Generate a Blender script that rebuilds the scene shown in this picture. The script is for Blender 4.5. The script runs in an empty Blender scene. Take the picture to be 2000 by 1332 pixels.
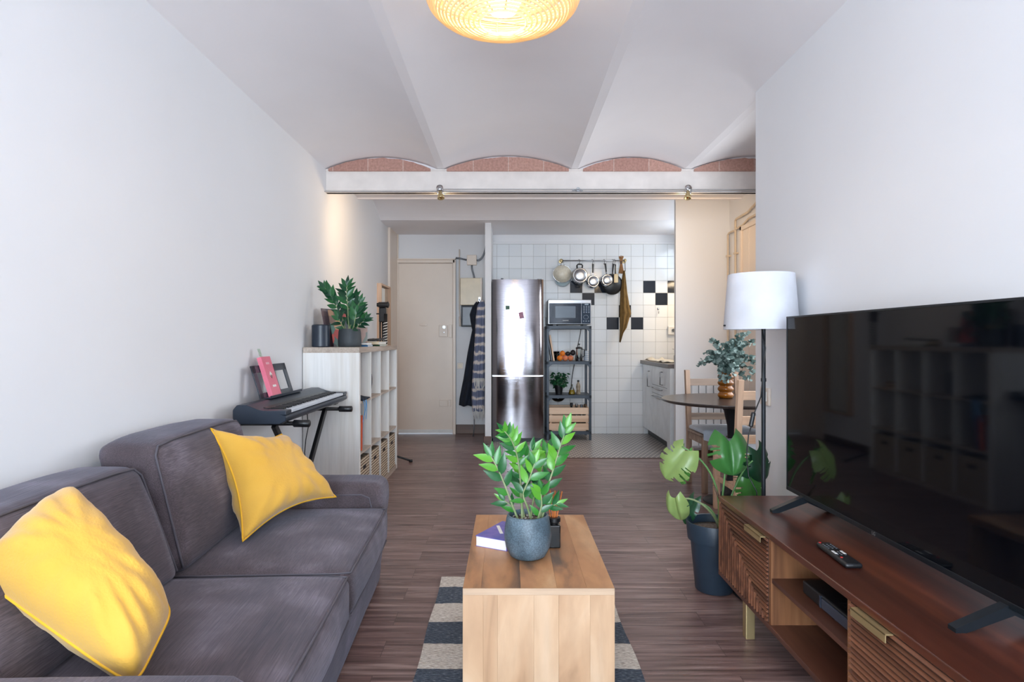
import bpy, bmesh, math, random
from mathutils import Vector, Matrix, noise
random.seed(7)
PI = math.pi
S = bpy.context.scene
COL = S.collection
H = 1.17; F = 1220.0

# ---------------------------------------------------------------- camera
cam_data = bpy.data.cameras.new('camera'); cam = bpy.data.objects.new('camera', cam_data); COL.objects.link(cam)
cam_data.sensor_width = 36; cam_data.lens = F * 36 / 2000
cam_data.shift_x = 0.0035; cam_data.shift_y = -0.001; cam_data.clip_start = 0.05
cam.location = (0, 0, H); cam.rotation_euler = (PI / 2, 0, 0)
S.camera = cam
def P(px, py, d):
    """a point seen at a pixel of the 2000x1332 frame, d metres ahead"""
    return Vector(((px - 993) * d / F, d, H - (py - 664) * d / F))

# ---------------------------------------------------------------- world, lights, exposure
w = bpy.data.worlds.new('sky'); S.world = w; w.use_nodes = True
w.node_tree.nodes['Background'].inputs[0].default_value = (0.75, 0.86, 1.0, 1)
w.node_tree.nodes['Background'].inputs[1].default_value = 1.6
S.view_settings.view_transform = 'Standard'; S.view_settings.look = 'None'
S.view_settings.gamma = 1; S.view_settings.use_curve_mapping = False
S.view_settings.exposure = 0.02
def area(name, loc, rot, sx, sy, power, col):
    l = bpy.data.lights.new(name, 'AREA'); l.shape = 'RECTANGLE'; l.size = sx; l.size_y = sy; l.energy = power; l.color = col
    o = bpy.data.objects.new(name, l); COL.objects.link(o); o.location = loc; o.rotation_euler = rot; return o
def spot(name, loc, target, power, angle, col, blend=0.8, size=0.03):
    l = bpy.data.lights.new(name, 'SPOT'); l.energy = power; l.spot_size = angle; l.spot_blend = blend; l.color = col; l.shadow_soft_size = size
    o = bpy.data.objects.new(name, l); COL.objects.link(o); o.location = loc
    o.rotation_euler = (Vector(target) - Vector(loc)).to_track_quat('-Z', 'Y').to_euler(); return o
def bulb_light(name, loc, power, col, size=0.05):
    l = bpy.data.lights.new(name, 'POINT'); l.energy = power; l.color = col; l.shadow_soft_size = size
    o = bpy.data.objects.new(name, l); COL.objects.link(o); o.location = loc; return o
DAY = (0.76, 0.88, 1.0); WARM = (1.0, 0.72, 0.42)
area('daylight_balcony', (-0.15, -3.1, 1.35), (PI / 2 + .36, 0, 0), 1.9, 2.1, 320, DAY)        # balcony doors behind the camera
area('fill_alcove', (2.2, 4.35, 1.4), (1.15, 0, PI / 2), 1.3, 1.3, 34, (0.9, 0.94, 1.0))       # added fill light for the dining side, set in an unseen opening

S.cycles.use_denoising = True
S.cycles.max_bounces = 8; S.cycles.diffuse_bounces = 5; S.cycles.glossy_bounces = 4
S.cycles.transparent_max_bounces = 8; S.cycles.caustics_reflective = False; S.cycles.caustics_refractive = False
S.cycles.sample_clamp_indirect = 6

# ---------------------------------------------------------------- materials
def lin(c):
    return tuple((x / 255 / 12.92 if x / 255 <= 0.04045 else ((x / 255 + 0.055) / 1.055) ** 2.4) for x in c) + (1,)
def newmat(name):
    m = bpy.data.materials.new(name); m.use_nodes = True
    nt = m.node_tree; return m, nt, nt.nodes['Principled BSDF']
def N(nt, t, **kw):
    n = nt.nodes.new(t)
    for k, v in kw.items():
        if k in n.inputs: n.inputs[k].default_value = v
        else: setattr(n, k, v)
    return n
def ramp(nt, fac, stops):
    r = nt.nodes.new('ShaderNodeValToRGB'); e = r.color_ramp.elements
    while len(e) < len(stops): e.new(0.5)
    for i, (p, c) in enumerate(stops): e[i].position = p; e[i].color = c if len(c) == 4 else lin(c)
    nt.links.new(fac, r.inputs[0]); return r.outputs[0]
def coords(nt, scale=(1, 1, 1), rot=(0, 0, 0), loc=(0, 0, 0)):
    tc = N(nt, 'ShaderNodeTexCoord'); mp = N(nt, 'ShaderNodeMapping')
    mp.inputs['Scale'].default_value = scale; mp.inputs['Rotation'].default_value = rot; mp.inputs['Location'].default_value = loc
    nt.links.new(tc.outputs['Object'], mp.inputs[0]); return mp.outputs[0]
def mix(nt, fac, a, b, typ='MIX'):
    m = nt.nodes.new('ShaderNodeMix'); m.data_type = 'RGBA'; m.blend_type = typ
    for s, v in ((m.inputs['Factor'], fac), (m.inputs['A'], a), (m.inputs['B'], b)):
        if hasattr(v, 'is_output'): nt.links.new(v, s)
        else: s.default_value = v
    return m.outputs['Result']
def bump(nt, b, h, strength=0.3, dist=0.005):
    n = N(nt, 'ShaderNodeBump'); n.inputs['Strength'].default_value = strength; n.inputs['Distance'].default_value = dist
    nt.links.new(h, n.inputs['Height']); nt.links.new(n.outputs[0], b.inputs['Normal'])
def plain(name, c, rough=0.5, metal=0.0, c2=None, ns=8, bs=0.0, bscale=60, spec=None, alpha=None, trans=None, sheen=0, coat=0):
    m, nt, b = newmat(name)
    v = coords(nt); n = N(nt, 'ShaderNodeTexNoise', Scale=ns, Detail=4.0); nt.links.new(v, n.inputs['Vector'])
    c2 = c2 or tuple(x * 0.94 for x in c)
    nt.links.new(ramp(nt, n.outputs['Fac'], [(0.3, c2), (0.7, c)]), b.inputs['Base Color'])
    b.inputs['Roughness'].default_value = rough; b.inputs['Metallic'].default_value = metal
    if spec is not None: b.inputs['Specular IOR Level'].default_value = spec
    if trans: b.inputs['Transmission Weight'].default_value = trans
    if sheen: b.inputs['Sheen Weight'].default_value = sheen
    if coat: b.inputs['Coat Weight'].default_value = coat; b.inputs['Coat Roughness'].default_value = 0.08
    if bs:
        n2 = N(nt, 'ShaderNodeTexNoise', Scale=bscale, Detail=5.0); nt.links.new(v, n2.inputs['Vector'])
        bump(nt, b, n2.outputs['Fac'], bs)
    return m
def wood(name, cols, axis='x', rough=0.45, scale=1.0, island=0.25, grain=1.0, coat=0, st=None, gd=.62, bs=.12):
    m, nt, b = newmat(name)
    st = st or {'x': (0.55, 9, 9), 'y': (9, 0.55, 9), 'z': (9, 9, 0.55)}[axis]; st = tuple(s * scale for s in st)
    geo = N(nt, 'ShaderNodeNewGeometry'); tc = N(nt, 'ShaderNodeTexCoord')
    mul = N(nt, 'ShaderNodeMath', operation='MULTIPLY'); mul.inputs[1].default_value = 7.3; nt.links.new(geo.outputs['Random Per Island'], mul.inputs[0])
    add = N(nt, 'ShaderNodeVectorMath', operation='ADD'); nt.links.new(tc.outputs['Object'], add.inputs[0]); nt.links.new(mul.outputs[0], add.inputs[1])
    mp = N(nt, 'ShaderNodeMapping'); mp.inputs['Scale'].default_value = st; nt.links.new(add.outputs[0], mp.inputs[0])
    n = N(nt, 'ShaderNodeTexNoise', Scale=1.6, Detail=6.0, Distortion=0.9); nt.links.new(mp.outputs[0], n.inputs['Vector'])
    n2 = N(nt, 'ShaderNodeTexNoise', Scale=9.0 * grain, Detail=4.0); nt.links.new(mp.outputs[0], n2.inputs['Vector'])
    k = len(cols); base = ramp(nt, n.outputs['Fac'], [(0.32 + 0.38 * i / (k - 1), c) for i, c in enumerate(cols)])
    g = ramp(nt, n2.outputs['Fac'], [(0.35, (gd, gd, gd, 1)), (0.6, (1, 1, 1, 1))])
    c = mix(nt, 0.5, base, g, 'MULTIPLY')
    ir = ramp(nt, geo.outputs['Random Per Island'], [(0, (1 - island,) * 3 + (1,)), (1, (1, 1, 1, 1))])
    c = mix(nt, 1.0, c, ir, 'MULTIPLY')
    nt.links.new(c, b.inputs['Base Color']); b.inputs['Roughness'].default_value = rough
    if coat: b.inputs['Coat Weight'].default_value = coat; b.inputs['Coat Roughness'].default_value = 0.2
    bump(nt, b, n2.outputs['Fac'], 0.12, 0.002)
    return m
def emissive(name, c, strength):
    m, nt, b = newmat(name); b.inputs['Base Color'].default_value = lin(c)
    b.inputs['Emission Color'].default_value = lin(c); b.inputs['Emission Strength'].default_value = strength; return m
def glass(name, c=(240, 245, 245), rough=0.02, ior=1.3):
    m, nt, b = newmat(name)
    g = N(nt, 'ShaderNodeBsdfGlossy', Roughness=rough); t = N(nt, 'ShaderNodeBsdfTransparent', Color=lin(c)); f = N(nt, 'ShaderNodeFresnel', IOR=ior + 0.15)
    x = N(nt, 'ShaderNodeMixShader'); nt.links.new(f.outputs[0], x.inputs[0]); nt.links.new(t.outputs[0], x.inputs[1]); nt.links.new(g.outputs[0], x.inputs[2])
    nt.links.new(x.outputs[0], nt.nodes['Material Output'].inputs[0]); return m
M = {}
M['wall'] = plain('wall_paint', (231, 231, 233), 0.75, c2=(227, 227, 229), ns=1.2, bs=0.10, bscale=14)
M['ceil'] = plain('ceiling_paint', (243, 239, 240), 0.8, c2=(239, 235, 236), ns=2.0, bs=0.25, bscale=9)
M['beam'] = plain('beam_paint', (234, 225, 219), 0.45, bs=0.1, bscale=20)
M['cream'] = plain('cream_paint', (232, 218, 204), 0.35, c2=(226, 211, 197), ns=3, bs=0.05)
M['pipe'] = plain('pipe_paint', (218, 200, 176), 0.4)
M['whitelac'] = plain('white_lacquer', (224, 228, 232), 0.22)
M['grey'] = plain('grey_plastic', (150, 150, 152), 0.5)
M['greymetal'] = plain('grey_metal', (120, 124, 130), 0.4, 0.4)
M['black'] = plain('black_plastic', (22, 23, 27), 0.4, c2=(18, 19, 22))
M['blackmetal'] = plain('black_metal', (34, 38, 44), 0.45, 0.3)
M['rackmetal'] = plain('rack_metal', (52, 60, 70), 0.4, 0.3)
M['navy'] = plain('navy_cloth', (22, 32, 48), 0.9, c2=(14, 20, 32), ns=14, bs=0.4, bscale=90)
M['pot'] = plain('dark_pot', (58, 64, 68), 0.6, c2=(50, 55, 60), ns=12, bs=0.15)
M['potnavy'] = plain('navy_pot', (38, 52, 66), 0.42)
M['soil'] = plain('soil', (60, 46, 38), 0.95, c2=(110, 98, 88), ns=90, bs=1.0, bscale=120)
M['baseboard'] = wood('baseboard_wood', [(72, 48, 38), (96, 66, 52), (110, 80, 62)], 'x', 0.4)
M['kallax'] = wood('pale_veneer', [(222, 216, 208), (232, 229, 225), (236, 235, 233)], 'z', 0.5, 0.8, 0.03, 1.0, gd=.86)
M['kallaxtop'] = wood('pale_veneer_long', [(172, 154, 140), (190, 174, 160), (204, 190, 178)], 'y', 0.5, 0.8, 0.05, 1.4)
M['pine'] = wood('pine', [(214, 172, 140), (230, 194, 164), (238, 206, 178)], 'z', 0.5, 0.8, 0.08, gd=.8)
M['pinex'] = wood('pine_long', [(214, 176, 144), (232, 198, 168), (238, 208, 180)], 'x', 0.5, 0.8, 0.08, gd=.8)
M['pineold'] = wood('weathered_pine', [(136, 108, 92), (168, 138, 116), (184, 154, 132)], 'z', 0.5, 0.8, 0.1)
M['oldlong'] = wood('weathered_pine_long', [(134, 116, 104), (164, 142, 126), (178, 156, 138)], 'x', 0.5, 0.8, 0.1)
M['mangotop'] = wood('mango_top', [(104, 80, 62), (172, 122, 82), (188, 138, 94), (204, 162, 120)], 'y', 0.42, 0.5, 0.05, st=(7, 2.2, 7), gd=.75)
M['mangofront'] = wood('mango_front_lit', [(128, 92, 66), (182, 144, 110), (198, 162, 128), (208, 178, 148)], 'z', 0.5, 0.5, 0.05, st=(7, 7, 1.6), gd=.82)  # paler copy of the top wood; window light put into the colour
M['mangotrim'] = wood('mango_trim', [(160, 130, 104), (190, 160, 132), (202, 174, 146)], 'x', 0.5, 0.6, 0.05)
M['walnut'] = wood('walnut_top', [(50, 24, 18), (84, 40, 26), (118, 62, 38)], 'y', 0.3, 0.5, 0.1, coat=0.3)
M['walnutside'] = wood('walnut_panel', [(96, 60, 40), (140, 94, 62), (164, 114, 78)], 'z', 0.4, 0.7, 0.1)
M['walnutshelf'] = wood('walnut_shelf', [(64, 38, 30), (88, 54, 42), (104, 66, 52)], 'y', 0.35, 0.7, 0.1)
M['ribs'] = wood('walnut_ribs', [(86, 52, 38), (124, 78, 56), (150, 98, 70)], 'y', 0.4, 0.8, 0.35)
M['groove'] = plain('door_groove', (48, 28, 20), 0.6)
M['brass'] = plain('brass', (206, 184, 136), 0.38, 0.8)
M['chrome'] = plain('chrome', (205, 207, 210), 0.16, 1.0)
M['satin'] = plain('satin_steel', (176, 178, 182), 0.32, 1.0)
M['screen'] = plain('tv_screen', (5, 8, 14), 0.05, spec=0.26)
M['tvframe'] = plain('tv_bezel', (26, 32, 38), 0.3, 0.3)
M['tabletop'] = plain('black_tabletop', (48, 40, 38), 0.28)
M['yellow'] = plain('yellow_cotton', (216, 166, 64), 0.85, c2=(208, 157, 54), ns=5, bs=0.25, bscale=160, sheen=0.3)
M['yellowseam'] = plain('yellow_seam', (226, 170, 40), 0.85)
M['seatpad'] = plain('seat_pad_cloth', (196, 204, 214), 0.9, c2=(184, 192, 204), ns=30, bs=0.2)
M['shade'] = plain('lamp_shade_cloth', (222, 224, 232), 0.7)
M['amber'] = plain('amber_glass', (170, 104, 26), 0.06, c2=(140, 78, 16), trans=0.3)
M['orange'] = plain('orange_skin', (236, 138, 40), 0.5, c2=(226, 120, 30), ns=30)
M['peach'] = plain('peach_skin', (226, 140, 96), 0.5, c2=(214, 120, 84), ns=20)
M['avocado'] = plain('avocado_skin', (44, 38, 42), 0.5)
M['towel'] = plain('olive_cloth', (122, 94, 48), 0.9, c2=(100, 76, 38), ns=20, bs=0.4)
M['straw'] = plain('straw', (166, 122, 78), 0.8, c2=(134, 92, 56), ns=60, bs=0.5)
M['enamel'] = plain('cream_enamel', (222, 216, 200), 0.35, c2=(206, 196, 176), ns=40)
M['paper'] = plain('paper', (236, 234, 230), 0.8)
M['blue'] = plain('blue_print', (62, 76, 160), 0.4, c2=(130, 110, 180), ns=14)
M['skyblue'] = plain('blue_ribbon', (98, 160, 214), 0.7)
M['bookorange'] = plain('orange_cover', (232, 96, 48), 0.5)
M['bookblue'] = plain('blue_cover', (56, 120, 176), 0.5)
M['pink'] = plain('pink_cover', (226, 122, 142), 0.45, c2=(220, 110, 132))
M['reed'] = plain('orange_reed', (206, 116, 50), 0.6)
M['green_mag'] = plain('green_magnet', (52, 92, 66), 0.5)
M['pinkmag'] = plain('pink_magnet', (200, 120, 140), 0.5, c2=(90, 90, 110), ns=80)
M['stem'] = plain('plant_stem', (150, 160, 120), 0.6, c2=(120, 140, 90))
M['stemgreen'] = plain('green_stem', (96, 140, 80), 0.5)
M['bark'] = plain('bark', (92, 74, 58), 0.8)
M['glass'] = glass('clear_glass')
M['oilglass'] = glass('oil_glass', (190, 160, 50))
M['bowlglass'] = glass('bowl_glass', (226, 236, 238))
M['keys'] = plain('white_keys', (214, 220, 228), 0.3)
M['kbdblue'] = plain('keyboard_body', (38, 48, 62), 0.38, c2=(33, 42, 55))
M['white'] = plain('white_plastic', (232, 232, 230), 0.4)
M['mirror'] = plain('mirror_glass', (225, 230, 228), 0.03, 1.0)
M['fuse'] = plain('fuse_box_paint', (226, 208, 176), 0.3)
M['meter'] = plain('meter_glass', (96, 102, 112), 0.3)
M['red'] = plain('red_button', (200, 50, 50), 0.5)
M['rattan'] = None

def leafmat(name, a, b_, c, rough=0.35):
    m, nt, b = newmat(name)
    geo = N(nt, 'ShaderNodeNewGeometry')
    col = ramp(nt, geo.outputs['Random Per Island'], [(0.0, a), (0.5, b_), (1.0, c)])
    nt.links.new(col, b.inputs['Base Color']); b.inputs['Roughness'].default_value = rough
    tr = N(nt, 'ShaderNodeBsdfTranslucent'); nt.links.new(col, tr.inputs['Color'])
    x = N(nt, 'ShaderNodeMixShader'); x.inputs[0].default_value = 0.22
    nt.links.new(b.outputs[0], x.inputs[1]); nt.links.new(tr.outputs[0], x.inputs[2]); nt.links.new(x.outputs[0], nt.nodes['Material Output'].inputs[0])
    return m
M['zzbright'] = leafmat('bright_leaf', (26, 88, 46), (52, 128, 46), (108, 176, 54), 0.28)
M['zzdark'] = leafmat('dark_leaf', (22, 62, 44), (32, 84, 52), (48, 108, 60), 0.3)
M['monstera'] = leafmat('monstera_leaf', (60, 118, 58), (78, 138, 62), (98, 156, 74), 0.3)
M['monsteradark'] = leafmat('dark_monstera_leaf', (28, 66, 44), (34, 78, 50), (44, 92, 56), 0.3)
M['monsterapale'] = leafmat('pale_monstera_leaf', (140, 166, 96), (150, 174, 104), (160, 182, 112), 0.35)
M['euca'] = leafmat('eucalyptus_leaf', (58, 80, 76), (104, 126, 122), (166, 186, 180), 0.6)

def sofa_mat():
    m, nt, b = newmat('sofa_corduroy')
    v = coords(nt)
    n = N(nt, 'ShaderNodeTexNoise', Scale=5.0, Detail=5.0); nt.links.new(v, n.inputs['Vector'])
    v2 = coords(nt, (300, 8, 300)); n2 = N(nt, 'ShaderNodeTexNoise', Scale=1.0, Detail=3.0); nt.links.new(v2, n2.inputs['Vector'])
    c = ramp(nt, n.outputs['Fac'], [(0.34, (68, 57, 61)), (0.5, (82, 71, 75)), (0.68, (108, 98, 106))])
    g = ramp(nt, n2.outputs['Fac'], [(0.32, (0.55, 0.55, 0.57, 1)), (0.55, (0.98, 0.98, 0.98, 1)), (0.72, (1.35, 1.35, 1.4, 1))])
    nt.links.new(mix(nt, 0.9, c, g, 'MULTIPLY'), b.inputs['Base Color'])
    b.inputs['Roughness'].default_value = 0.9; b.inputs['Sheen Weight'].default_value = 0.35; b.inputs['Sheen Tint'].default_value = lin((170, 175, 195))
    bump(nt, b, n2.outputs['Fac'], 0.5, 0.003); return m
M['sofa'] = sofa_mat()
M['sofaseam'] = plain('sofa_piping', (88, 84, 92), 0.85, bs=0.3)

def floor_mat():
    m, nt, b = newmat('dark_laminate')
    v = coords(nt)
    br = N(nt, 'ShaderNodeTexBrick', Scale=1.0); br.offset = 0.37; br.offset_frequency = 2
    br.inputs['Brick Width'].default_value = 1.28; br.inputs['Row Height'].default_value = 0.128; br.inputs['Mortar Size'].default_value = 0.0012; br.inputs['Mortar Smooth'].default_value = 0.0
    br.inputs['Color1'].default_value = (0, 0, 0, 1); br.inputs['Color2'].default_value = (1, 1, 1, 1); br.inputs['Mortar'].default_value = (0.5, 0.5, 0.5, 1)
    nt.links.new(v, br.inputs['Vector'])
    sc = N(nt, 'ShaderNodeVectorMath', operation='SCALE'); sc.inputs['Scale'].default_value = 13.0; nt.links.new(br.outputs['Color'], sc.inputs[0])
    ad = N(nt, 'ShaderNodeVectorMath', operation='ADD'); nt.links.new(v, ad.inputs[0]); nt.links.new(sc.outputs[0], ad.inputs[1])
    mp = N(nt, 'ShaderNodeMapping'); mp.inputs['Scale'].default_value = (1.0, 16, 1); nt.links.new(ad.outputs[0], mp.inputs[0])
    n = N(nt, 'ShaderNodeTexNoise', Scale=1.5, Detail=7.0, Distortion=1.3); nt.links.new(mp.outputs[0], n.inputs['Vector'])
    mp2 = N(nt, 'ShaderNodeMapping'); mp2.inputs['Scale'].default_value = (2.5, 90, 1); nt.links.new(ad.outputs[0], mp2.inputs[0])
    n2 = N(nt, 'ShaderNodeTexNoise', Scale=1.5, Detail=5.0); nt.links.new(mp2.outputs[0], n2.inputs['Vector'])
    c = ramp(nt, n.outputs['Fac'], [(0.28, (90, 67, 64)), (0.42, (118, 92, 88)), (0.58, (144, 117, 112)), (0.72, (176, 150, 144))])
    g = ramp(nt, n2.outputs['Fac'], [(0.3, (0.55, 0.52, 0.52, 1)), (0.65, (1.08, 1.08, 1.08, 1))])
    c = mix(nt, 0.7, c, g, 'MULTIPLY')
    pv = ramp(nt, br.outputs['Color'], [(0, (0.82, 0.82, 0.82, 1)), (1, (1.05, 1.05, 1.05, 1))])
    c = mix(nt, 1.0, c, pv, 'MULTIPLY')
    c = mix(nt, br.outputs['Fac'], c, lin((84, 66, 62)))
    nt.links.new(c, b.inputs['Base Color'])
    nt.links.new(ramp(nt, n2.outputs['Fac'], [(0.3, (0.36, 0.36, 0.36, 1)), (0.7, (0.26, 0.26, 0.26, 1))]), b.inputs['Roughness'])
    bump(nt, b, n2.outputs['Fac'], 0.08, 0.002); return m
M['floor'] = floor_mat()

def mosaic_mat():
    m, nt, b = newmat('kitchen_mosaic')
    v = coords(nt)
    ck = N(nt, 'ShaderNodeTexBrick', Scale=1.0); ck.offset = 0.5
    ck.inputs['Brick Width'].default_value = 0.050; ck.inputs['Row Height'].default_value = 0.050; ck.inputs['Mortar Size'].default_value = 0.009; ck.inputs['Mortar Smooth'].default_value = 0.1
    ck.inputs['Color1'].default_value = lin((54, 58, 66)); ck.inputs['Color2'].default_value = lin((64, 66, 72)); ck.inputs['Mortar'].default_value = lin((196, 188, 182))
    nt.links.new(v, ck.inputs['Vector']); nt.links.new(ck.outputs['Color'], b.inputs['Base Color'])
    b.inputs['Roughness'].default_value = 0.3; return m
M['mosaic'] = mosaic_mat()

def brick_mat():
    m, nt, b = newmat('exposed_brick')
    tc = N(nt, 'ShaderNodeTexCoord'); mp = N(nt, 'ShaderNodeMapping'); mp.inputs['Rotation'].default_value = (PI / 2, 0, 0); nt.links.new(tc.outputs['Object'], mp.inputs[0])
    br = N(nt, 'ShaderNodeTexBrick', Scale=1.0)
    br.inputs['Brick Width'].default_value = 0.27; br.inputs['Row Height'].default_value = 0.3; br.inputs['Mortar Size'].default_value = 0.003
    br.inputs['Color1'].default_value = lin((178, 136, 124)); br.inputs['Color2'].default_value = lin((194, 152, 138)); br.inputs['Mortar'].default_value = lin((208, 184, 174))
    nt.links.new(mp.outputs[0], br.inputs['Vector'])
    n = N(nt, 'ShaderNodeTexNoise', Scale=60.0, Detail=5.0); nt.links.new(tc.outputs['Object'], n.inputs['Vector'])
    g = ramp(nt, n.outputs['Fac'], [(0.3, (0.7, 0.66, 0.64, 1)), (0.65, (1.1, 1.1, 1.1, 1))])
    nt.links.new(mix(nt, 0.7, br.outputs['Color'], g, 'MULTIPLY'), b.inputs['Base Color']); b.inputs['Roughness'].default_value = 0.9
    bump(nt, b, n.outputs['Fac'], 0.8, 0.01); return m
M['brick'] = brick_mat()
def tile(name, c, c2):
    m, nt, b = newmat(name)
    geo = N(nt, 'ShaderNodeNewGeometry')
    nt.links.new(ramp(nt, geo.outputs['Random Per Island'], [(0, c2), (1, c)]), b.inputs['Base Color']); b.inputs['Roughness'].default_value = 0.12
    v = coords(nt); n = N(nt, 'ShaderNodeTexNoise', Scale=7.0, Detail=2.0); nt.links.new(v, n.inputs['Vector']); bump(nt, b, n.outputs['Fac'], 0.12, 0.01)
    return m
M['tilewhite'] = tile('white_tile', (232, 234, 236), (224, 227, 230)); M['tileblack'] = tile('black_tile', (36, 42, 54), (30, 36, 46))
M['grout'] = plain('grout', (170, 168, 166), 0.9)

def rug_mat():
    m, nt, b = newmat('striped_weave')
    tc = N(nt, 'ShaderNodeTexCoord'); sep = N(nt, 'ShaderNodeSeparateXYZ'); nt.links.new(tc.outputs['Object'], sep.inputs[0])
    nz = N(nt, 'ShaderNodeTexNoise', Scale=14.0, Detail=2.0); nt.links.new(tc.outputs['Object'], nz.inputs['Vector'])
    wob = N(nt, 'ShaderNodeMath', operation='MULTIPLY_ADD'); wob.inputs[1].default_value = 0.02; nt.links.new(nz.outputs['Fac'], wob.inputs[0]); nt.links.new(sep.outputs['Y'], wob.inputs[2])
    d = N(nt, 'ShaderNodeMath', operation='DIVIDE'); d.inputs[1].default_value = 0.366; nt.links.new(wob.outputs[0], d.inputs[0])
    fr = N(nt, 'ShaderNodeMath', operation='FRACT'); nt.links.new(d.outputs[0], fr.inputs[0])
    gt = N(nt, 'ShaderNodeMath', operation='GREATER_THAN'); gt.inputs[1].default_value = 0.5; nt.links.new(fr.outputs[0], gt.inputs[0])
    v2 = coords(nt, (60, 230, 1)); n = N(nt, 'ShaderNodeTexNoise', Scale=1.0, Detail=3.0); nt.links.new(v2, n.inputs['Vector'])
    dark = ramp(nt, n.outputs['Fac'], [(0.35, (46, 54, 66)), (0.6, (84, 92, 104)), (0.72, (150, 152, 156))])
    pale = ramp(nt, n.outputs['Fac'], [(0.3, (150, 136, 124)), (0.5, (204, 192, 180)), (0.7, (228, 220, 210))])
    nt.links.new(mix(nt, gt.outputs[0], dark, pale), b.inputs['Base Color']); b.inputs['Roughness'].default_value = 0.95
    bump(nt, b, n.outputs['Fac'], 1.0, 0.006); return m
M['rug'] = rug_mat()
def steel():
    m, nt, b = newmat('brushed_steel')
    v = coords(nt, (8, 1, 1600)); n = N(nt, 'ShaderNodeTexNoise', Scale=1.0, Detail=2.0); nt.links.new(v, n.inputs['Vector'])
    nt.links.new(ramp(nt, n.outputs['Fac'], [(0.3, (134, 130, 134)), (0.7, (156, 152, 156))]), b.inputs['Base Color'])
    b.inputs['Metallic'].default_value = 1; b.inputs['Roughness'].default_value = 0.08; bump(nt, b, n.outputs['Fac'], 0.06, 0.001)
    return m
M['steel'] = steel()
def weave():
    m, nt, b = newmat('basket_weave')
    v = coords(nt); wv = N(nt, 'ShaderNodeTexWave', Scale=15.0, Distortion=0.8); wv.bands_direction = 'Z'; wv.inputs['Detail'].default_value = 2; nt.links.new(v, wv.inputs['Vector'])
    nt.links.new(ramp(nt, wv.outputs['Fac'], [(0.1, (140, 118, 98)), (0.4, (184, 164, 140)), (0.9, (206, 190, 168))]), b.inputs['Base Color'])
    b.inputs['Roughness'].default_value = 0.8; bump(nt, b, wv.outputs['Fac'], 0.8, 0.01); return m
M['basket'] = weave()
def diamond():
    m, nt, b = newmat('textured_ceramic')
    v = coords(nt); vo = N(nt, 'ShaderNodeTexVoronoi', Scale=210.0); nt.links.new(v, vo.inputs['Vector'])
    n = N(nt, 'ShaderNodeTexNoise', Scale=14.0, Detail=6.0); nt.links.new(v, n.inputs['Vector'])
    c = ramp(nt, n.outputs['Fac'], [(0.3, (66, 82, 92)), (0.7, (110, 130, 142))])
    g = ramp(nt, vo.outputs['Distance'], [(0.1, (1.15, 1.15, 1.15, 1)), (0.7, (0.55, 0.55, 0.57, 1))])
    nt.links.new(mix(nt, 0.8, c, g, 'MULTIPLY'), b.inputs['Base Color']); b.inputs['Roughness'].default_value = 0.5; bump(nt, b, vo.outputs['Distance'], -0.5, 0.003); return m
M['ceramic'] = diamond()
def rattan_mat():
    m, nt, b = newmat('rattan_cane'); b.inputs['Base Color'].default_value = lin((250, 236, 206)); b.inputs['Roughness'].default_value = 0.5
    tr = N(nt, 'ShaderNodeBsdfTranslucent', Color=lin((255, 242, 212)))
    x = N(nt, 'ShaderNodeMixShader'); x.inputs[0].default_value = 0.5
    nt.links.new(b.outputs[0], x.inputs[1]); nt.links.new(tr.outputs[0], x.inputs[2]); nt.links.new(x.outputs[0], nt.nodes['Material Output'].inputs[0]); return m
M['rattan'] = rattan_mat()
def shawl():
    m, nt, b = newmat('striped_shawl')
    v = coords(nt, (1, 1, 1)); wv = N(nt, 'ShaderNodeTexWave', Scale=2.9, Distortion=2.4); wv.bands_direction = 'Z'; nt.links.new(v, wv.inputs['Vector']); wv.inputs['Detail'].default_value = 3; wv.inputs['Detail Scale'].default_value = 4
    nt.links.new(ramp(nt, wv.outputs['Fac'], [(0.4, (112, 120, 146)), (0.76, (150, 154, 172)), (0.86, (222, 212, 206))]), b.inputs['Base Color']); b.inputs['Roughness'].default_value = 0.9; return m
M['shawl'] = shawl()
def album(name, cols):
    m, nt, b = newmat(name)
    v = coords(nt); vo = N(nt, 'ShaderNodeTexVoronoi', Scale=16.0); nt.links.new(v, vo.inputs['Vector'])
    s = N(nt, 'ShaderNodeSeparateColor'); nt.links.new(vo.outputs['Color'], s.inputs[0])
    nt.links.new(ramp(nt, s.outputs[0], [(i / (len(cols) - 1), c) for i, c in enumerate(cols)]), b.inputs['Base Color']); b.inputs['Roughness'].default_value = 0.35; return m
M['album'] = album('album_print', [(64, 40, 46), (196, 70, 66), (70, 120, 112), (60, 56, 70), (196, 150, 110)])
M['albumdark'] = album('dark_album_print', [(60, 44, 58), (96, 72, 84), (70, 60, 70), (120, 100, 100)])
M['card'] = album('picture_card', [(150, 120, 112), (176, 150, 140), (110, 130, 124), (190, 160, 150)])
M['checked'] = plain('checked_carton', (220, 230, 240), 0.5, c2=(96, 130, 170), ns=40)

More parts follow.
